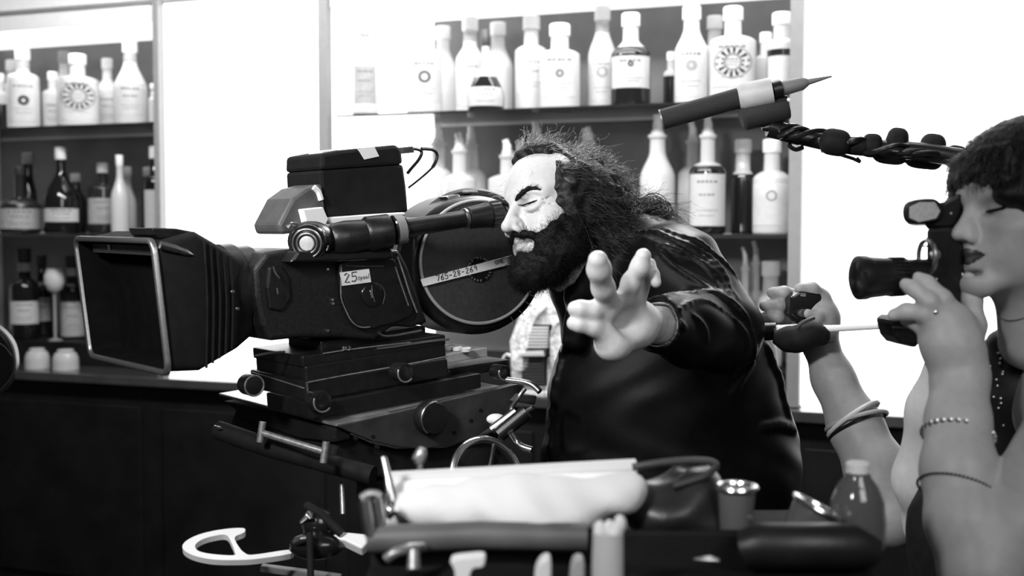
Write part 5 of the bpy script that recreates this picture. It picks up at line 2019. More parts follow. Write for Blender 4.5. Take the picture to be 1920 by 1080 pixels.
# ================================================ assistant reaching in from behind
S = SDF()
aw, ae, ash = V3(1536, 640, 2.06), V3(1672, 965, 1.93), V3(2010, 720, 2.20)
S.chain([aw, V3(1562, 710, 2.04), V3(1604, 800, 2.01), V3(1648, 890, 1.97), ae], [.0285, .034, .044, .052, .050], .02)
S.chain([ae, V3(1860, 850, 2.06), ash], [.050, .052, .060], .02)
# hand closed round the light meter, fingers pointing to the man's back
S.cone(aw, V3(1538, 596, 2.06), .0275, .030, .02)
S.cone(V3(1545, 600, 2.06), V3(1532, 560, 2.065), .024, .020, .02)
S.cone(V3(1530, 600, 2.06), V3(1505, 598, 2.085), .026, .020, .02)
for (x0, y0, x1, y1, x2, y2, r) in ((1505, 560, 1470, 549, 1448, 549, .0118), (1498, 582, 1462, 573, 1434, 573, .0118), (1492, 602, 1458, 595, 1428, 597, .0112)):
    S.chain([V3(x0, y0, 2.10), V3(x1, y1, 2.06), V3(x2, y2, 2.075)], [.014, r, r * .85], .005)
S.chain([V3(1540, 560, 2.06), V3(1522, 543, 2.05), V3(1500, 541, 2.045)], [.016, .0125, .0095], .008)
S.chain([V3(1545, 590, 2.045), V3(1532, 596, 2.030), V3(1514, 588, 2.025)], [.014, .0105, .0085], .006)
V, Q = S.mesh(0.003)
ap = [(lap(V, Q, 1), Q, 0)]
AFm = Frame(head_rot(190, 5, 0), V3(2080, 420, 2.20), 0.97)
S = SDF()
add_head(S, AFm, False)
nb = V3(2110, 590, 2.28)
S.cone(AFm.w((-.028, 0, -.05)), nb, .052, .056, .03)
S.chain([nb, V3(2110, 760, 2.30), V3(2110, 1100, 2.30)], [.055, .11, .12], .05)
S.chain([V3(2100, 720, 2.28), ash], [.07, .062], .04)
S.chain([V3(2110, 720, 2.36), V3(2120, 740, 2.46), V3(2100, 960, 2.48), V3(2060, 1150, 2.42)], [.07, .058, .045, .03], .03)
ah = V3(2110, 1100, 2.30)
S.chain([ah, np.array([1.2, 2.2, .5]), np.array([1.2, 2.2, .05])], [.12, .065, .04], .03)
S.chain([ah, np.array([1.2, 2.42, .5]), np.array([1.2, 2.42, .05])], [.12, .065, .04], .03)
V, Q = S.mesh(0.007)
ap.append((lap(V, Q, 1), Q, 0))
asst = np_mesh('person', ap, [skin_h])
tag(asst, 'half hidden assistant whose bare arm with bangles holds a white rod behind the man', 'person')
S = SDF()
S.chain([V3(2110, 690, 2.31), V3(2110, 1100, 2.31), np.array([1.2, 2.31, .35])], [.125, .145, .16], .05)
V, Q = S.mesh(0.009)
np_mesh('dark_top', [(V, Q, 0)], [dress_m], asst)
S = SDF()
AFm.ell(S, (-.022, 0, .048), (.112, .090, .094), 0)
AFm.ell(S, (-.06, 0, -.05), (.06, .085, .10), .03)
AFm.ell(S, (.075, 0, -.02), (.05, .065, .08), .006, True)
V, Q = S.mesh(0.006)
np_mesh('hair', [(V, Q, 0)], [hair_m], asst)
# bangles
axa = Vector(V3(1604, 800, 2.01) - V3(1562, 710, 2.04)).normalized()
for i, (px, py, r, rw, mm, lb, tv) in enumerate(((1600, 786, .0500, .0042, mat('pale_bangle', 0.5, 0.35), 'pale broad bangle, upper one on the bare reaching arm', (.1, 0, .22)),
                                                  (1606, 790, .0520, .0040, mat('grey_bangle', 0.32, 0.35), 'grey bangle crossing the pale bangle on the bare reaching arm', (-.12, 0, .02)),
                                                  (1608, 800, .0515, .0034, M_BLACKG, 'thin black bangle, lowest on the bare reaching arm', (-.02, 0, .16)))):
    axx = (axa + Vector(tv)).normalized()
    o = MB().torus(P(px, py, 2.01), axx, r, rw, 48, 8)
    tag(o.to('bangle', mm, None), lb, 'bangle', 'bangles on the reaching arm')
wt = MB().torus(Vector(V3(1541, 652, 2.055)), Vector(aw - V3(1562, 710, 2.04)), .0300, .0016, 40, 6)
tag(wt.to('wrist_cord', M_BLACK, None), 'thin black wrist cord above the bangles', 'cord')
# ------------------------------------------------------ things held and hung
# light meter in the assistant's fist
lm = empty('light_meter', P(1515, 580, 2.06), 'black light meter in the fist of the reaching arm', 'light meter')
LMp = Plane(P(1515, 575, 2.035), (0.2, -1, 0))
trace(LMp, [(1484, 556), (1500, 546), (1540, 550), (1546, 575), (1536, 602), (1500, 606), (1482, 590)], .03, 'meter_body', M_BLACKG, lm, bevel=.004)
trace(LMp.off(.001), [(1501, 549), (1512, 550), (1511, 556), (1500, 555)], .002, 'meter_window', M_CHROME, lm, bevel=.0006)
trace(LMp.off(.012), ell_px(1508, 588, 9, 8, 20), .012, 'dial', M_DGREY, lm, bevel=.002, smooth=True)
# white rod
rod = empty('rod', P(1500, 618, 2.03), 'white rod with black sleeves held level behind the man', 'rod')
ra, rb = P(1452, 621, 2.02), P(1668, 611, 1.96)
rx = (rb - ra)
MB().tube([ra, ra + rx * .24], .0105, 16).to('thick_tube', mat('white_enamel', 0.7, 0.35), rod)
MB().tube([ra + rx * .24, ra + rx * .5, rb], [.0085, .0060, .0045], 14).to('thin_tube', mat('white_enamel', 0.7, 0.35), rod)
MB().tube([ra - rx * .09, ra + rx * .02], .0155, 16).to('black_end', M_BLACK, rod)
mb = MB()
mb.tube(spline([P(1450, 632, 2.0), P(1490, 636, 1.995), P(1530, 628, 1.995), P(1552, 640, 1.995)]), [.010, .012, .014, .017, .020, .022, .023, .023, .024, .024, .024, .024, .024, .024, .023, .022, .021, .020, .019, .018, .017, .015, .013, .011, .008][:25], 16)
mb.to('black_sleeve', M_BLACKM, rod)
MB().tube(spline([P(1492, 622, 1.985), P(1500, 608, 1.98), P(1515, 600, 1.98), P(1526, 596, 1.985)]), .0035, 8).to('strap', M_DGREY, rod)
# still camera
sc_ = empty('still_camera', P(1770, 520, 1.57), 'black single lens reflex camera with a long lens held by the woman', 'camera')
lc0, lc1 = P(1606, 521, 1.545), P(1742, 517, 1.56)
ld = (lc1 - lc0)
L_ = ld.length
ld = ld.normalized()
MB().lathe(lc0, ld, [(.026, 0), (.0295, .002), (.0295, .012), (.0275, .018), (.0245, L_ * .52), (.0245, L_ * .60), (.0230, L_ * .62), (.0225, L_ * .98), (.021, L_)], n=40).to('lens_barrel', M_BLACK, sc_)
MB().lathe(lc0 + ld * .001, -ld, [(.024, 0), (.018, .002), (.001, .003)], n=32).to('front_element', M_BLACKG, sc_)
for k in range(26):
    a = 2 * PI * k / 26
    u_ = ld.orthogonal().normalized()
    v_ = ld.cross(u_)
    d = u_ * math.cos(a) + v_ * math.sin(a)
    MB().tube([lc0 + ld * .045 + d * .0255, lc0 + ld * .066 + d * .0250], .0013, 5).to('focus_rib', M_BLACK, sc_)
for (f_, x, y) in ((.12, 1624, 508), (.10, 1629, 525)):
    trace(Plane(P(x, y, 1.52), (0, -1, 0)), ell_px(x, y, 2.2, 3.5, 10), .008, 'lens_mark', M_STEEL, sc_, bevel=0)
SB = Plane(P(1770, 520, 1.548), (0.15, -1, 0))
SD = ray(1790, 500).normalized()
trace(SB, [(1738, 428), (1800, 425), (1806, 470), (1803, 560), (1800, 622), (1745, 622), (1738, 560)], .135, 'camera_body', M_BLACK, sc_, bevel=.005, direction=SD)
trace(SB.off(-.02), [(1732, 384), (1770, 378), (1798, 362), (1812, 366), (1806, 405), (1796, 428), (1738, 430), (1728, 410)], .06, 'prism_housing', M_BLACK, sc_, bevel=.006, direction=SD)
trace(SB.off(-.005), spline2([(1692, 400), (1698, 380), (1726, 372), (1756, 374), (1768, 396), (1758, 415), (1726, 421), (1700, 418)], 4, True), .070, 'finder_front', M_BLACK, sc_, bevel=.006, direction=SD)
trace(SB.off(-.003), [(1706, 388), (1726, 379), (1754, 379), (1764, 396), (1756, 410), (1724, 417), (1706, 409)], .004, 'name_plate', mat('grey_plate_light', 0.42, 0.5, noise=0.15, nscale=200), sc_, bevel=.001, label='light grey front plate')
MB().tube([P(1798, 382, 1.60), P(1812, 378, 1.605)], .0135, 20).to('eyecup', M_BLACKM, sc_)
MB().tube([P(1728, 462, 1.548), P(1772, 462, 1.548)], .0012, 8).to('trim_line', M_STEEL, sc_)
MB().torus(P(1738, 482, 1.545), ld, .0225, .0032, 36, 8).to('aperture_ring', M_STEEL, sc_)
MB().lathe(P(1752, 478, 1.530), (0.1, -1, 0.1), [(.007, 0), (.007, .004), (.005, .006), (.001, .0065)], n=24).to('shutter_dial', M_WORN_GLINT, sc_)
for (x, y) in ((1783, 400), (1760, 474), (1756, 523)):
    MB().ellipsoid(P(x, y, 1.535), .0018, .0018, .0018, 8, 6).to('rivet', M_CHROME, sc_)
# second black camera back hanging below her hand
sb = empty('camera_case', P(1690, 622, 1.60), 'small black leather case hanging behind the woman’s fingers', 'case')
trace(Plane(P(1690, 622, 1.62), (0.1, -1, 0)), [(1672, 600), (1684, 594), (1724, 596), (1727, 634), (1722, 654), (1692, 646), (1680, 632)], .06, 'case_body', M_BLACK, sb, bevel=.006)
trace(Plane(P(1690, 622, 1.617), (0.1, -1, 0)), [(1674, 612), (1725, 613), (1725, 617), (1675, 616)], .004, 'case_seam', M_DGREY, sb, bevel=.0005)

# ------------------------------------------------------- microphone and boom
MD = 1.98
mic = empty('microphone', P(1350, 205, MD), 'long dark gun microphone with a pale grey section and tapering tail', 'microphone')
foam = mat('microphone_foam', 0.016, 0.85, noise=0.3, nscale=400, bump=0.3, bscale=900)
a_, b_ = P(1242, 224, MD + .02), P(1385, 184, MD)
MB().tube([a_, b_], .0175, 24).to('interference_tube', foam, mic)
MB().tube([a_ - (b_ - a_) * .02, a_], .0178, 24).to('end_cap', M_WORN_GLINT, mic)
c_ = P(1448, 171, MD - .01)
MB().tube([b_, b_ + (c_ - b_) * .1, c_], [.019, .0235, .0235], 28).to('grey_body', mat('pale_grey_metal', 0.42, 0.5, noise=0.1), mic, label='pale grey section')
d_ = P(1464, 167, MD - .01)
MB().tube([c_, d_], .0165, 20).to('black_band', M_BLACK, mic)
e_ = P(1515, 154, MD - .02)
MB().tube([d_, d_ + (e_ - d_) * .8, e_], [.0130, .0110, .0065], 18).to('connector', mat('mid_grey_rubber', 0.16, 0.6), mic)
f_ = P(1560, 143, MD - .03)
MB().tube([e_, f_], [.0055, .0015], 12).to('cable_tail', mat('mid_grey_rubber', 0.16, 0.6), mic)
fx = empty('shock_mount_foam', P(1435, 215, MD), 'short dark foam cylinder clamped under the gun microphone', 'foam')
MB().tube([P(1390, 224, MD), P(1396, 222, MD), P(1466, 206, MD - .005), P(1476, 203, MD - .005)], [.016, .0205, .0210, .018], 24).to('foam_cylinder', foam, fx)
MB().tube([P(1452, 178, MD + .005), P(1476, 183, MD + .005)], .003, 8).to('clip', M_DGREY, fx)
MB().tube([P(1440, 192, MD), P(1436, 206, MD)], .005, 8).to('clamp', M_BLACK, fx)
bm_ = empty('boom_arm', P(1600, 275, MD), 'dark boom arm wrapped with lumpy cable reaching in above the woman', 'boom arm')
q = [P(1440, 240, MD), P(1490, 252, MD), P(1560, 268, MD - .02), P(1640, 278, MD - .05), P(1720, 284, MD - .08), P(1800, 296, MD - .1), P(1890, 312, MD - .14), P(2040, 338, MD - .18)]
MB().tube(spline(q, 6), .0150, 14).to('pole', M_BLACK, bm_)
MB().tube([P(1428, 240, MD), P(1448, 236, MD), P(1470, 252, MD), P(1500, 262, MD)], [.004, .012, .012, .010], 12).to('knuckle', M_BLACK, bm_)
for (x0, y0, x1, y1, r) in ((1542, 262, 1590, 272, .0225), (1620, 272, 1650, 274, .020), (1664, 268, 1698, 274, .028), (1726, 281, 1768, 288, .030), (1640, 282, 1700, 290, .020), (1700, 288, 1760, 296, .022), (1590, 272, 1625, 276, .0155), (1776, 290, 1808, 298, .019)):
    pa, pb_ = P(x0 - 6, y0, MD - .05), P(x1 + 6, y1, MD - .06)
    MB().tube([pa + (pb_ - pa) * (i / 12) for i in range(13)], [max(.002, r * (1 - abs(i / 6 - 1) ** 3.2) ** .5) for i in range(13)], 18).to('cable_bundle', M_BLACKM, bm_, angle=180)
rs = random.Random(3)
for k in range(3):
    pts = []
    ph = rs.uniform(0, 6)
    for i in range(40):
        t = i / 39
        x = 1460 + 400 * t
        y = 246 + 64 * t + (10 + 5 * math.sin(k + t * 5)) * math.sin(t * (16 + 3 * k) + ph)
        pts.append(P(x, y, MD - .12 * t + .02 * math.cos(t * (16 + 3 * k) + ph) - .015))
    MB().tube(pts, .0042, 8).to('cable', M_BLACK, bm_)
MB().tube(spline([P(1575, 290, MD - .04), P(1598, 297, MD - .04), P(1612, 303, MD - .04), P(1606, 296, MD - .04)]), .003, 8).to('loose_end', M_BLACK, bm_)
MB().tube(spline([P(1488, 262, MD), P(1480, 272, MD), P(1492, 280, MD), P(1506, 276, MD)]), .004, 8).to('loose_end', M_BLACK, bm_)
MB().tube([P(1538, 258, MD - .045), P(1544, 286, MD - .045)], .004, 8).to('tape_band', M_WORN_GLINT, bm_)
MB().tube([P(1796, 290, MD - .13), P(1812, 293, MD - .13)], .0022, 8).to('clip', M_CHROME, bm_)

# --------------------------------------------- the cash register on the counter
silver = mat('embossed_silver', 0.78, 0.35, metal=0.2, noise=0.45, nscale=70, bump=0.9, bscale=130, bdist=0.006)
sil2 = mat('smooth_silver', 0.8, 0.3, metal=0.3)
cr_ = empty('cash_register', P(1010, 700, 3.35), 'ornate embossed silver cash register with a ribbed drum behind the magazine', 'cash register')
CR = Plane(P(1000, 640, 3.35), -BN)
pz = Z_CTR
CR = Plane(Vector(B(Bu(1000, -0.05), -0.05, 1.2)), -BN)
zc = CR.hit(1000, 720).z
def crt(pts, th, name, m, off=0.0, **k):
    return trace(CR.off(off), pts, th, name, m, cr_, **k)


crt([(958, 705), (955, 640), (968, 605), (985, 560), (1000, 540), (1022, 530), (1090, 530), (1110, 560), (1110, 720), (1110, 736), (958, 734)], .165, 'casing', silver, bevel=.006)
crt([(1015, 525), (1066, 519), (1066, 585), (1020, 592)], .10, 'top_sign', silver, .002, bevel=.004)
crt(spline2([(962, 690), (960, 645), (985, 592), (1010, 570), (1024, 575), (1004, 598), (990, 640), (988, 690)], 4, True), .03, 'side_scroll', silver, .025, bevel=.005)
crt(spline2([(1034, 690), (1030, 640), (1036, 612), (1048, 600), (1064, 606), (1066, 650), (1058, 690)], 4, True), .03, 'side_scroll', silver, .025, bevel=.005)
crt([(996, 609), (1032, 609), (1029, 668), (982, 668)], .02, 'drum_gap_shade', M_BLACKM, .022, bevel=.001)  # added dark plate, puts shade into the gaps between the ribs
for i in range(9):
    y = 613 + i * 6
    w0 = 1000 - 14 * (i / 8)
    crt([(w0 - 4, y), (1028 - i * .4, y), (1028 - i * .4, y + 3.6), (w0 - 4, y + 3.6)], .03, 'drum_rib', sil2 if i < 7 else M_DGREY, .03 + .012 * math.sin(i / 9 * PI), bevel=.0015)
crt([(974, 660), (1018, 658), (1020, 668), (974, 668)], .03, 'drum_ledge', sil2, .045, bevel=.002)
for i in range(9):
    y = 670 + i * 6
    crt([(980, y), (1020, y - 1), (1020, y + 2.4), (980, y + 3.4)], .03, 'drum_rib', M_DGREY, .028, bevel=.001)
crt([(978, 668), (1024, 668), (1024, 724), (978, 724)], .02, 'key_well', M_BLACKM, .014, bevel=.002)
line_tube(CR.off(.03), [(1034, 625), (1044, 606), (1058, 600), (1068, 600)], .004, 'arch_rim', sil2, cr_)
line_tube(CR.off(.03), [(940, 700), (942, 676), (950, 664), (956, 668)], .004, 'crank', sil2, cr_)
base = bbox(Bu(955, 0), Bu(1112, 0), -.095, .12, Z_CTR + .001, CR.hit(1030, 732).z)
MB().box(*base).to('drawer', silver, cr_, smooth=False, bevel=.004)

# ---------------------------------------------- dark rounded chair at the left edge
chb = empty('stool', P(-20, 690, 2.6), 'black leather stool back cut by the picture edge beside the counter', 'stool')
SP = Plane(P(-20, 680, 2.6), (0.2, -1, 0))
out = spline2([(-70, 600), (-30, 602), (0, 618), (22, 645), (29, 680), (22, 710), (0, 738), (-40, 750), (-80, 740)], 5, True)
trace(SP, out, .05, 'backrest', M_BLACK, chb, bevel=.015, smooth=True)
line_tube(SP.off(.004), [(-30, 606), (0, 620), (20, 646), (27, 680), (20, 708), (0, 732)], .0022, 'piping', M_DGREY, chb)
line_tube(SP.off(.006), [(-10, 640), (8, 650), (22, 668)], .0016, 'piping', M_DGREY, chb)
sx = P(-40, 740, 2.62)
MB().tube([sx, (sx.x, sx.y + .02, .50)], .02, 12).to('back_post', M_STEEL, chb)
MB().lathe((sx.x - .05, sx.y + .18, .48), (0, 0, 1), [(.19, 0), (.20, .02), (.20, .06), (.17, .09), (.001, .095)], n=36).to('seat', M_BLACKG, chb)
MB().lathe((sx.x - .05, sx.y + .18, .002), (0, 0, 1), [(.20, 0), (.20, .015), (.03, .04), (.028, .478)], n=36).to('pedestal', M_STEEL, chb)

# ------------------------------------------------------------ the foreground
# equipment cart whose top tray runs across the bottom of the picture
TZ = 1.145
TY = 1.30
cart = empty('equipment_cart', (0.12, TY, 0), 'dark equipment cart with a padded tray rim in the foreground', 'cart')


def Tz(px, py, d):
    return P(px, py, d)


r0, r1 = P(690, 1012, 1.22), P(1640, 1010, 1.22)
zt_ = r0.z
pad = mat('dark_padded_vinyl', 0.015, 0.4, noise=0.25, nscale=30, bump=0.2, bscale=300)
MB().box(((r0.x + r1.x) / 2, 1.36, zt_ - .045), ((r1.x - r0.x) / 2, 0, 0), (0, .13, 0), (0, 0, .008)).to('tray', M_BLACKM, cart, smooth=False, bevel=.003)
MB().tube([r0, P(900, 1004, 1.22), P(1100, 1008, 1.22)], .0150, 16).to('rim', mat('pale_rim', 0.085, 0.5, noise=0.3, nscale=15), cart)
MB().box(((r0.x + r1.x) / 2, 1.225, zt_ - .07), ((r1.x - r0.x) / 2, 0, 0), (0, .006, 0), (0, 0, .075)).to('front_panel', M_BLACKM, cart, smooth=False, bevel=.004)
MB().tube([P(1395, 1030, 1.21), P(1420, 1024, 1.205), P(1600, 1024, 1.205), P(1640, 1034, 1.21)], [.020, .024, .024, .016], 18).to('roll_pad', pad, cart)
zl = P(1100, 1119, 1.13).z
MB().box(((r0.x + r1.x) / 2, 1.145, zl - .006), ((r1.x - r0.x) / 2, 0, 0), (0, .074, 0), (0, 0, .0058)).to('front_tray', M_BLACKM, cart, smooth=False, bevel=.002)
for x in (r0.x + .03, r1.x - .03):
    for y in (1.24, 1.47):
        MB().tube([(x, y, zt_ - .05), (x, y, .002)], .012, 12).to('leg', M_BLACK, cart)
# rolled white paper with a crumpled cloth on it
sheet = empty('paper_roll', P(960, 950, 1.27), 'thick roll of white paper lying across the equipment cart', 'paper roll')
pa, pb_ = P(724, 952, 1.30), P(1195, 925, 1.34)
n_ = 30
mb = MB()
rings = []
ax_ = (pb_ - pa).normalized()
u_ = (Vector((0, 0, 1)) - ax_ * ax_.z).normalized()
v_ = ax_.cross(u_)
for t, rr_ in ((0, .0), (0, .030), (.004, .0345), (.5, .034), (.99, .0305), (1.0, .028), (1, 0)):
    rings.append([pa + (pb_ - pa) * t + (u_ * math.cos(2 * PI * k / n_) * 0.82 + v_ * math.sin(2 * PI * k / n_) * 0.9) * max(rr_, 1e-4) for k in range(n_)])
mb.loft(rings, cap=False).to('rolled_sheet', M_WHITE, sheet)
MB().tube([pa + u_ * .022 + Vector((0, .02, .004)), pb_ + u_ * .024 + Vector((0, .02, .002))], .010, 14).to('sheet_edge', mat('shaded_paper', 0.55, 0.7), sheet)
S = SDF()
rq = np.random.default_rng(4)
for (x, y, d, rx_, rz_) in ((830, 950, 1.27, 95, 42), (950, 940, 1.265, 95, 48), (1060, 936, 1.27, 85, 38), (1140, 928, 1.28, 55, 25), (1010, 968, 1.25, 80, 25), (1180, 915, 1.29, 22, 22)):
    S.ell(V3(x, y, d), (rx_ * d / F, .032, rz_ * d / F), None, .03)
S.disp(lambda p: .0014 * np.sin(p[:, 0] * 45 + 2 * np.sin(p[:, 2] * 50)) + .0012 * np.sin(p[:, 0] * 130 + p[:, 2] * 90))
V, Q = S.mesh(.0045)
o = np_mesh('cloth', [(lap(V, Q, 1), Q, 0)], [mat('white_towel', 0.64, 0.9, bump=0.3, bscale=500)])
tag(o, 'crumpled white cloth in front of the paper roll', 'cloth')
# dark pouch
S = SDF()
for (x, y, d, rx_, rz_) in ((1270, 930, 1.33, 78, 58), (1220, 950, 1.31, 62, 40), (1315, 920, 1.33, 34, 52), (1290, 970, 1.31, 70, 30)):
    S.ell(V3(x, y, d), (rx_ * d / F, .045, rz_ * d / F), None, .03)
S.ell(V3(1262, 886, 1.33), (62 * 1.33 / F, .030, 26 * 1.33 / F), None, .012, True)
S.disp(lambda p: .003 * np.sin(p[:, 0] * 70 + 3 * np.sin(p[:, 2] * 40)))
V, Q = S.mesh(.004)
pch = np_mesh('pouch', [(lap(V, Q, 1), Q, 0)], [pad])
tag(pch, 'soft dark open pouch lying at the end of the paper roll', 'pouch')
MB().tube(spline([P(1186, 876, 1.305), P(1240, 868, 1.30), P(1310, 864, 1.30), P(1342, 872, 1.30), P(1320, 893, 1.285), P(1262, 912, 1.28)]), .0042, 10).to('rim', mat('dark_band', 0.03, 0.5), pch)
# tweezers-like metal clips standing in the tray
for i, (x0, y0, x1, y1, d) in enumerate(((684, 938, 694, 1005, 1.21), (706, 936, 716, 1000, 1.22))):
    o = MB().tube([P(x0, y0, d), P((x0 + x1) / 2, (y0 + y1) / 2, d), P(x1, y1, d)], [.0055, .0062, .0055], 12)
    tag(o.to('metal_rod', M_STEEL, None), ('bright upright metal rod, nearer the white handle' if i == 0 else 'bright upright metal rod, nearer the paper roll'), 'rod', 'upright metal rods on the cart')
o = MB().tube(spline([P(678, 934, 1.215), P(690, 926, 1.215), P(704, 926, 1.215), P(714, 932, 1.215)]), .0042, 8)
tag(o.to('wire_bow', M_WORN_GLINT, None), 'curved wire bow over the two upright metal rods', 'wire')
tl = empty('tongs', P(735, 930, 1.28), 'slim metal tongs leaning at the left end of the paper roll', 'tongs')
MB().tube([P(719, 858, 1.28), P(728, 895, 1.27), P(736, 940, 1.26), P(735, 960, 1.26)], [.003, .0045, .007, .004], 10).to('arm', M_STEEL, tl)
MB().tube([P(728, 950, 1.255), P(736, 958, 1.255), P(728, 972, 1.255)], [.003, .007, .003], 10).to('hinge', M_CHROME, tl)
pn = empty('screwdriver', P(790, 880, 1.36), 'small screwdriver with a pale ball top standing behind the paper roll', 'tool')
MB().tube([P(783, 905, 1.36), P(788, 868, 1.36)], .0038, 10).to('shank', M_STEEL, pn)
MB().tube([P(787, 870, 1.36), P(786, 860, 1.36), P(790, 848, 1.36), P(793, 840, 1.36)], [.005, .0085, .0075, .0045], 12).to('handle', M_WORN_GLINT, pn)
# pale things standing in front of the tray
fd = 1.13
o = empty('brush', P(1140, 1030, fd), 'pale clear tube with a tufted top standing against the cart', 'brush')
MB().tube([P(1140, 1000, fd), P(1139, 1060, fd), P(1139, 1118, fd)], [.0150, .0155, .0155], 20).to('tube', g_glow, o)
for (x, y, r) in ((1124, 994, .008), (1142, 990, .007), (1162, 983, .008), (1150, 998, .008)):
    MB().ellipsoid(P(x, y, fd), r * .8, r * .8, r * 1.2, 12, 8).to('tuft', M_WHITE, o)
gc = [((700, 1040, 1.12), 22, 60), ]
cpn = (('pale cup lying in the front tray below the paper roll', [(845, 1052), (880, 1046), (908, 1046), (905, 1064), (884, 1070), (874, 1116), (858, 1116), (852, 1070)]),
       ('pale cup tip in the front tray, left of the tufted tube', [(1004, 1072), (1014, 1052), (1028, 1046), (1034, 1060), (1030, 1116), (1004, 1116)]),
       ('slim pale tip in the front tray beside the tufted tube', [(1070, 1075), (1076, 1052), (1090, 1048), (1096, 1060), (1092, 1116), (1070, 1116)]))
for i, (lb, pts) in enumerate(cpn):
    o = trace(Plane(P(pts[0][0], 1060, 1.12), (0, -1, 0)), spline2(pts, 3, True), .02, 'cup', mat('white_cup', 0.75, 0.4) if i < 2 else mat('grey_cup', 0.4, 0.4), None, bevel=.006, smooth=True)
    tag(o, lb, 'cup', 'pale cups in the front tray')
hk = MB().tube(spline([P(724, 1048, 1.17), P(742, 1036, 1.17), P(768, 1028, 1.18), P(794, 1026, 1.20)]), .0052, 12).to('hook', M_WORN_GLINT, cart)
MB().tube([P(776, 1032, 1.18), P(776, 1070, 1.17)], [.006, .0072], 12).to('hook_stem', M_WORN_GLINT, hk)
# glass things at the right end of the tray
gl = empty('small_bottle', P(1600, 1010, 1.30), 'stubby clear bottle with a white cap at the end of the cart', 'bottle')
gb = P(1606, 1030, 1.30)
mwet = mat('grey_wet_glass', 0.20, 0.08, spec=0.9, trans=0.5)
MB().lathe(gb, (0, 0, 1), [(.026, 0), (.030, .004), (.031, .030), (.029, .055), (.022, .072), (.014, .082), (.0135, .086)], n=28).to('glass_body', mwet, gl)
MB().lathe(gb + Vector((0, 0, .0862)), (0, 0, 1), [(.013, 0), (.013, .010), (.010, .012)], n=24).to('cap', M_WHITE, gl)
for i, (x, y, d, h, r, lb, tlt) in enumerate(((1380, 1008, 1.27, .055, .020, 'low grey glass with a bright rim next to the dark pouch', 0), (1500, 1012, 1.27, .040, .026, 'tilted glass dish with a bright slanting edge beside the stubby bottle', 1))):
    g = empty('glass', P(x, y, d), lb, 'glass', 'glasses at the end of the cart')
    axg = Vector((0.5 if tlt else 0.0, 0, 1)).normalized()
    q = P(x, y, d)
    MB().lathe(q, axg, [(r * .8, 0), (r * .86, .004), (r, h)], n=28).to('wall', mat('grey_glass', 0.12, 0.1, spec=0.9), g)
    MB().torus(q + axg * h, axg, r, .0035, 32, 8).to('bright_rim', M_CHROME, g)
    MB().torus(q + axg * .002, axg, r * .95, .0030, 32, 8).to('foot_rim', M_CHROME, g)
latch_glint = MB().tube([P(1300, 1048, 1.16), P(1330, 1050, 1.16), P(1348, 1052, 1.16)], [.001, .004, .002], 10)
latch_glint.to('latch', M_STEEL, cart)  # steel sliver modelling a reflected highlight on the front panel

# ------------------------------------------------- white handle and dolly parts
dh = empty('dolly_handle', P(520, 1030, 1.75), 'white D-shaped steering handle with a black swivel joint', 'handle')
HP = Plane(P(430, 1030, 1.75), (0.1, -.55, .8))
white_e = mat('white_enamel_paint', 0.80, 0.35)
oP = spline2([(456, 990), (458, 998), (444, 1004), (440, 1010), (447, 1024), (458, 1036), (475, 1040), (540, 1031), (545, 1038), (480, 1048), (440, 1050), (400, 1049), (368, 1043), (348, 1034), (342, 1024), (352, 1012), (380, 1000), (420, 992)], 4, True)
iP = spline2([(424, 1003), (400, 1005), (378, 1012), (366, 1022), (372, 1033), (400, 1039), (438, 1041), (440, 1034), (434, 1018)], 4, True)
def plate_with_hole(pl, outer, inner, thick, name, m, parent):
    bm = bmesh.new()
    def loop(pts, off):
        vs = [bm.verts.new(pl.off(off).hit(x, y)) for x, y in pts]
        es = [bm.edges.new((vs[i], vs[(i + 1) % len(vs)])) for i in range(len(vs))]
        return vs, es
    for off in (0.0, -thick):
        o_, oe = loop(outer, 0.0)
        i_, ie = loop(inner, 0.0)
        if off:
            for v in o_ + i_:
                v.co = v.co + pl.n * off
        bmesh.ops.triangle_fill(bm, use_beauty=True, edges=oe + ie)
        if off == 0.0:
            A = (o_, i_)
        else:
            for va, vb in zip(A, (o_, i_)):
                for k in range(len(va)):
                    j = (k + 1) % len(va)
                    bm.faces.new((va[k], va[j], vb[j], vb[k]))
    return make(name, bm, m, parent, smooth=False)


plate_with_hole(HP, oP, iP, .012, 'handle_loop', white_e, dh)
MB().ellipsoid(P(592, 1024, 1.72), .040, .022, .020, 20, 12).to('swivel_boot', M_BLACKG, dh)
MB().ellipsoid(P(596, 985, 1.74), .026, .022, .026, 20, 12).to('swivel_knuckle', M_BLACKG, dh)
MB().tube([P(553, 1018, 1.70), P(568, 1010, 1.69), P(585, 1008, 1.69)], [.004, .0062, .003], 10).to('bright_band', M_CHROME, dh)
MB().tube([P(565, 978, 1.73), P(580, 965, 1.71), P(582, 972, 1.71)], [.003, .006, .003], 10).to('bright_band', M_CHROME, dh)
MB().tube([P(580, 1000, 1.69), P(583, 1090, 1.66)], .005, 10).to('lock_lever', M_BLACKM, dh)
MB().tube([P(573, 948, 1.74), P(600, 962, 1.73), P(640, 1000, 1.72)], .007, 10).to('lever', M_BLACKM, dh)
HQ = Plane(P(640, 1010, 1.72), (0, -.6, .8))
trace(HQ, [(612, 1008), (640, 996), (680, 1000), (700, 1003), (690, 1016), (678, 1028), (645, 1012)], .02, 'bracket', white_e, dh, bevel=.003, label='white bracket behind the rods')
q0_, q1_ = P(490, 1064, 1.9), P(640, 1085, 1.7)
o = MB().box((q0_ + q1_) / 2, (q1_ - q0_) / 2, (0, .010, 0), (0, 0, .005)).to('flat_rail', mat('grey_rail', 0.14, 0.45), None, smooth=False, bevel=.002)
tag(o, 'flat grey rail under the white handle', 'rail')
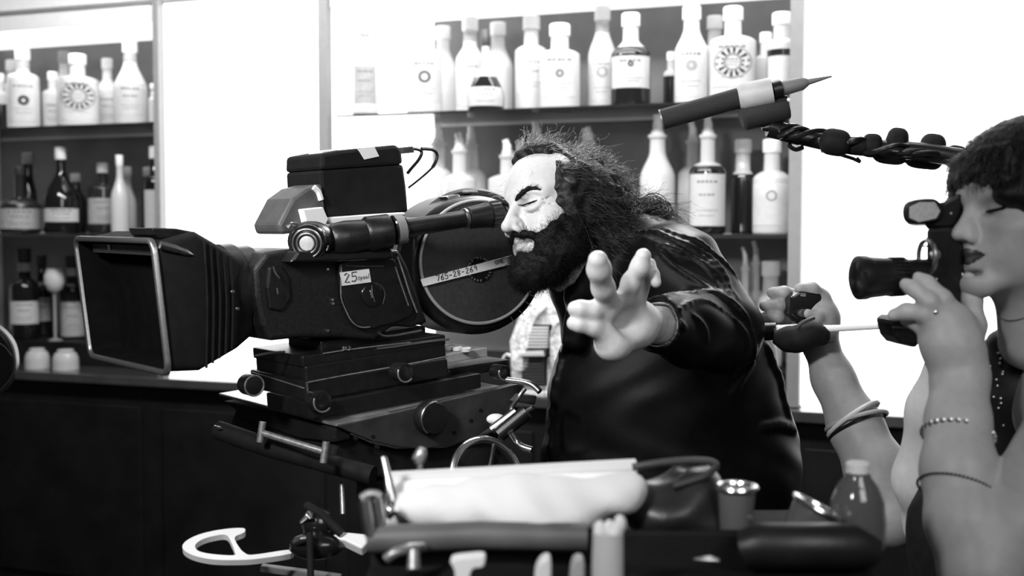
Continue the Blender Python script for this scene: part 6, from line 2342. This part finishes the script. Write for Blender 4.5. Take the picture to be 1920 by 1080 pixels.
po = MB().tube([P(641, 903, 1.95), P(643, 964, 1.93)], .0045, 10)
tag(po.to('upright_pin', M_WORN_GLINT, None), 'thin grey upright pin below the geared head', 'pin')
# sloping dark dolly deck that carries all this
dk = empty('camera_dolly', (-0.25, 1.95, 0.0), 'low dark dolly deck under the geared head', 'dolly')
MB().box((-0.36, 2.0, .36), (.44, 0, 0), (0, .30, 0), (0, 0, .02)).to('deck', M_BLACKM, dk, smooth=False, bevel=.004)
for sx_ in (-.70, -.04):
    for sy_ in (1.76, 2.24):
        MB().lathe((sx_, sy_ - .03, .152), (0, 1, 0), [(.10, 0), (.15, .004), (.15, .056), (.10, .06)], n=32).to('wheel', M_BLACK, dk)
        MB().tube([(sx_, sy_, .15), (sx_, sy_, .35)], .03, 12).to('axle_post', M_BLACK, dk)
# ------------------------------------------------------- camera and lights
cd = bpy.data.cameras.new('photo_camera')
cd.sensor_width = 36.0
cd.lens = 36.0 * F / 1920.0
cd.clip_start = 0.05
cam = bpy.data.objects.new('photo_camera', cd)
cam.location = EYE
cam.rotation_euler = (PI / 2 - PITCH, 0, 0)
COL.objects.link(cam)
SC.camera = cam
cd.dof.use_dof = True
cd.dof.focus_distance = 2.08
cd.dof.aperture_fstop = 3.4

w = bpy.data.worlds.new('world')
SC.world = w
w.use_nodes = True
bg = w.node_tree.nodes['Background']
bg.inputs['Color'].default_value = (1, 1, 1, 1)
bg.inputs['Strength'].default_value = 0.045


def area(name, loc, target, sx, sy, energy):
    ld = bpy.data.lights.new(name, 'AREA')
    ld.shape = 'RECTANGLE'
    ld.size, ld.size_y = sx, sy
    ld.energy = energy
    o = bpy.data.objects.new(name, ld)
    o.location = loc
    o.rotation_euler = (Vector(target) - Vector(loc)).to_track_quat('-Z', 'Y').to_euler()
    COL.objects.link(o)
    return o


# the film lamp high to the left, an added front fill, added strips brightening the bottles
ld = bpy.data.lights.new('film_lamp', 'SPOT')
ld.energy = 195
ld.spot_size = math.radians(46)
ld.spot_blend = 0.55
ld.shadow_soft_size = 0.16
o = bpy.data.objects.new('film_lamp', ld)
o.location = (-0.95, 0.0, 2.35)
o.rotation_euler = (Vector((-0.15, 1.9, 1.3)) - o.location).to_track_quat('-Z', 'Y').to_euler()
COL.objects.link(o)
ld = bpy.data.lights.new('key_lamp', 'SPOT')
ld.energy = 185
ld.spot_size = math.radians(26)
ld.spot_blend = 0.4
ld.shadow_soft_size = 0.12
o = bpy.data.objects.new('key_lamp', ld)
o.location = (-1.8, 0.9, 2.75)
o.rotation_euler = (Vector((0.05, 2.0, 1.5)) - o.location).to_track_quat('-Z', 'Y').to_euler()
COL.objects.link(o)
area('front_fill', (1.0, -1.0, 2.8), (0.6, 1.8, 1.3), 1.2, 1.2, 29)  # unseen fill light added to brighten the scene from the front
for nm, ua, ub, en in (('cabinet_fill_strip', uL0 + 0.1, uL1 - 0.03, 3), ('cabinet_fill_strip', uR0 + 0.2, uR1 - 0.05, 3.2)):
    p = B((ua + ub) / 2, 0.035, Z_TOP - 0.012)  # unseen strip added under the header to brighten the bottles
    o = area(nm, p, p + Vector((0, 0, -1)) + BN * 0.22, ub - ua, 0.03, en)
    o.rotation_euler = Matrix((BU, -(Vector((0, 0, 1)) * 0.22 + BN).normalized(), (Vector((0, 0, 1)) - BN * 0.22).normalized())).transposed().to_euler()
ld = bpy.data.lights.new('rear_lamp', 'SPOT')
ld.energy = 175
ld.spot_size = math.radians(34)
ld.spot_blend = 0.4
ld.shadow_soft_size = 0.14
o = bpy.data.objects.new('rear_lamp', ld)
o.location = (0.75, 3.2, 2.95)
o.rotation_euler = (Vector((0.05, 2.2, 1.5)) - o.location).to_track_quat('-Z', 'Y').to_euler()
COL.objects.link(o)
# unseen area light added above the bar to brighten the bottles
o = area('bottle_fill', B(0.0, -1.3, 2.9), B(0.0, 0.2, 1.75), 3.2, 0.25, 100)

SC.view_settings.view_transform = 'Standard'
SC.view_settings.look = 'None'
SC.view_settings.exposure = 0.0
SC.view_settings.gamma = 1.0
SC.view_settings.use_curve_mapping = False
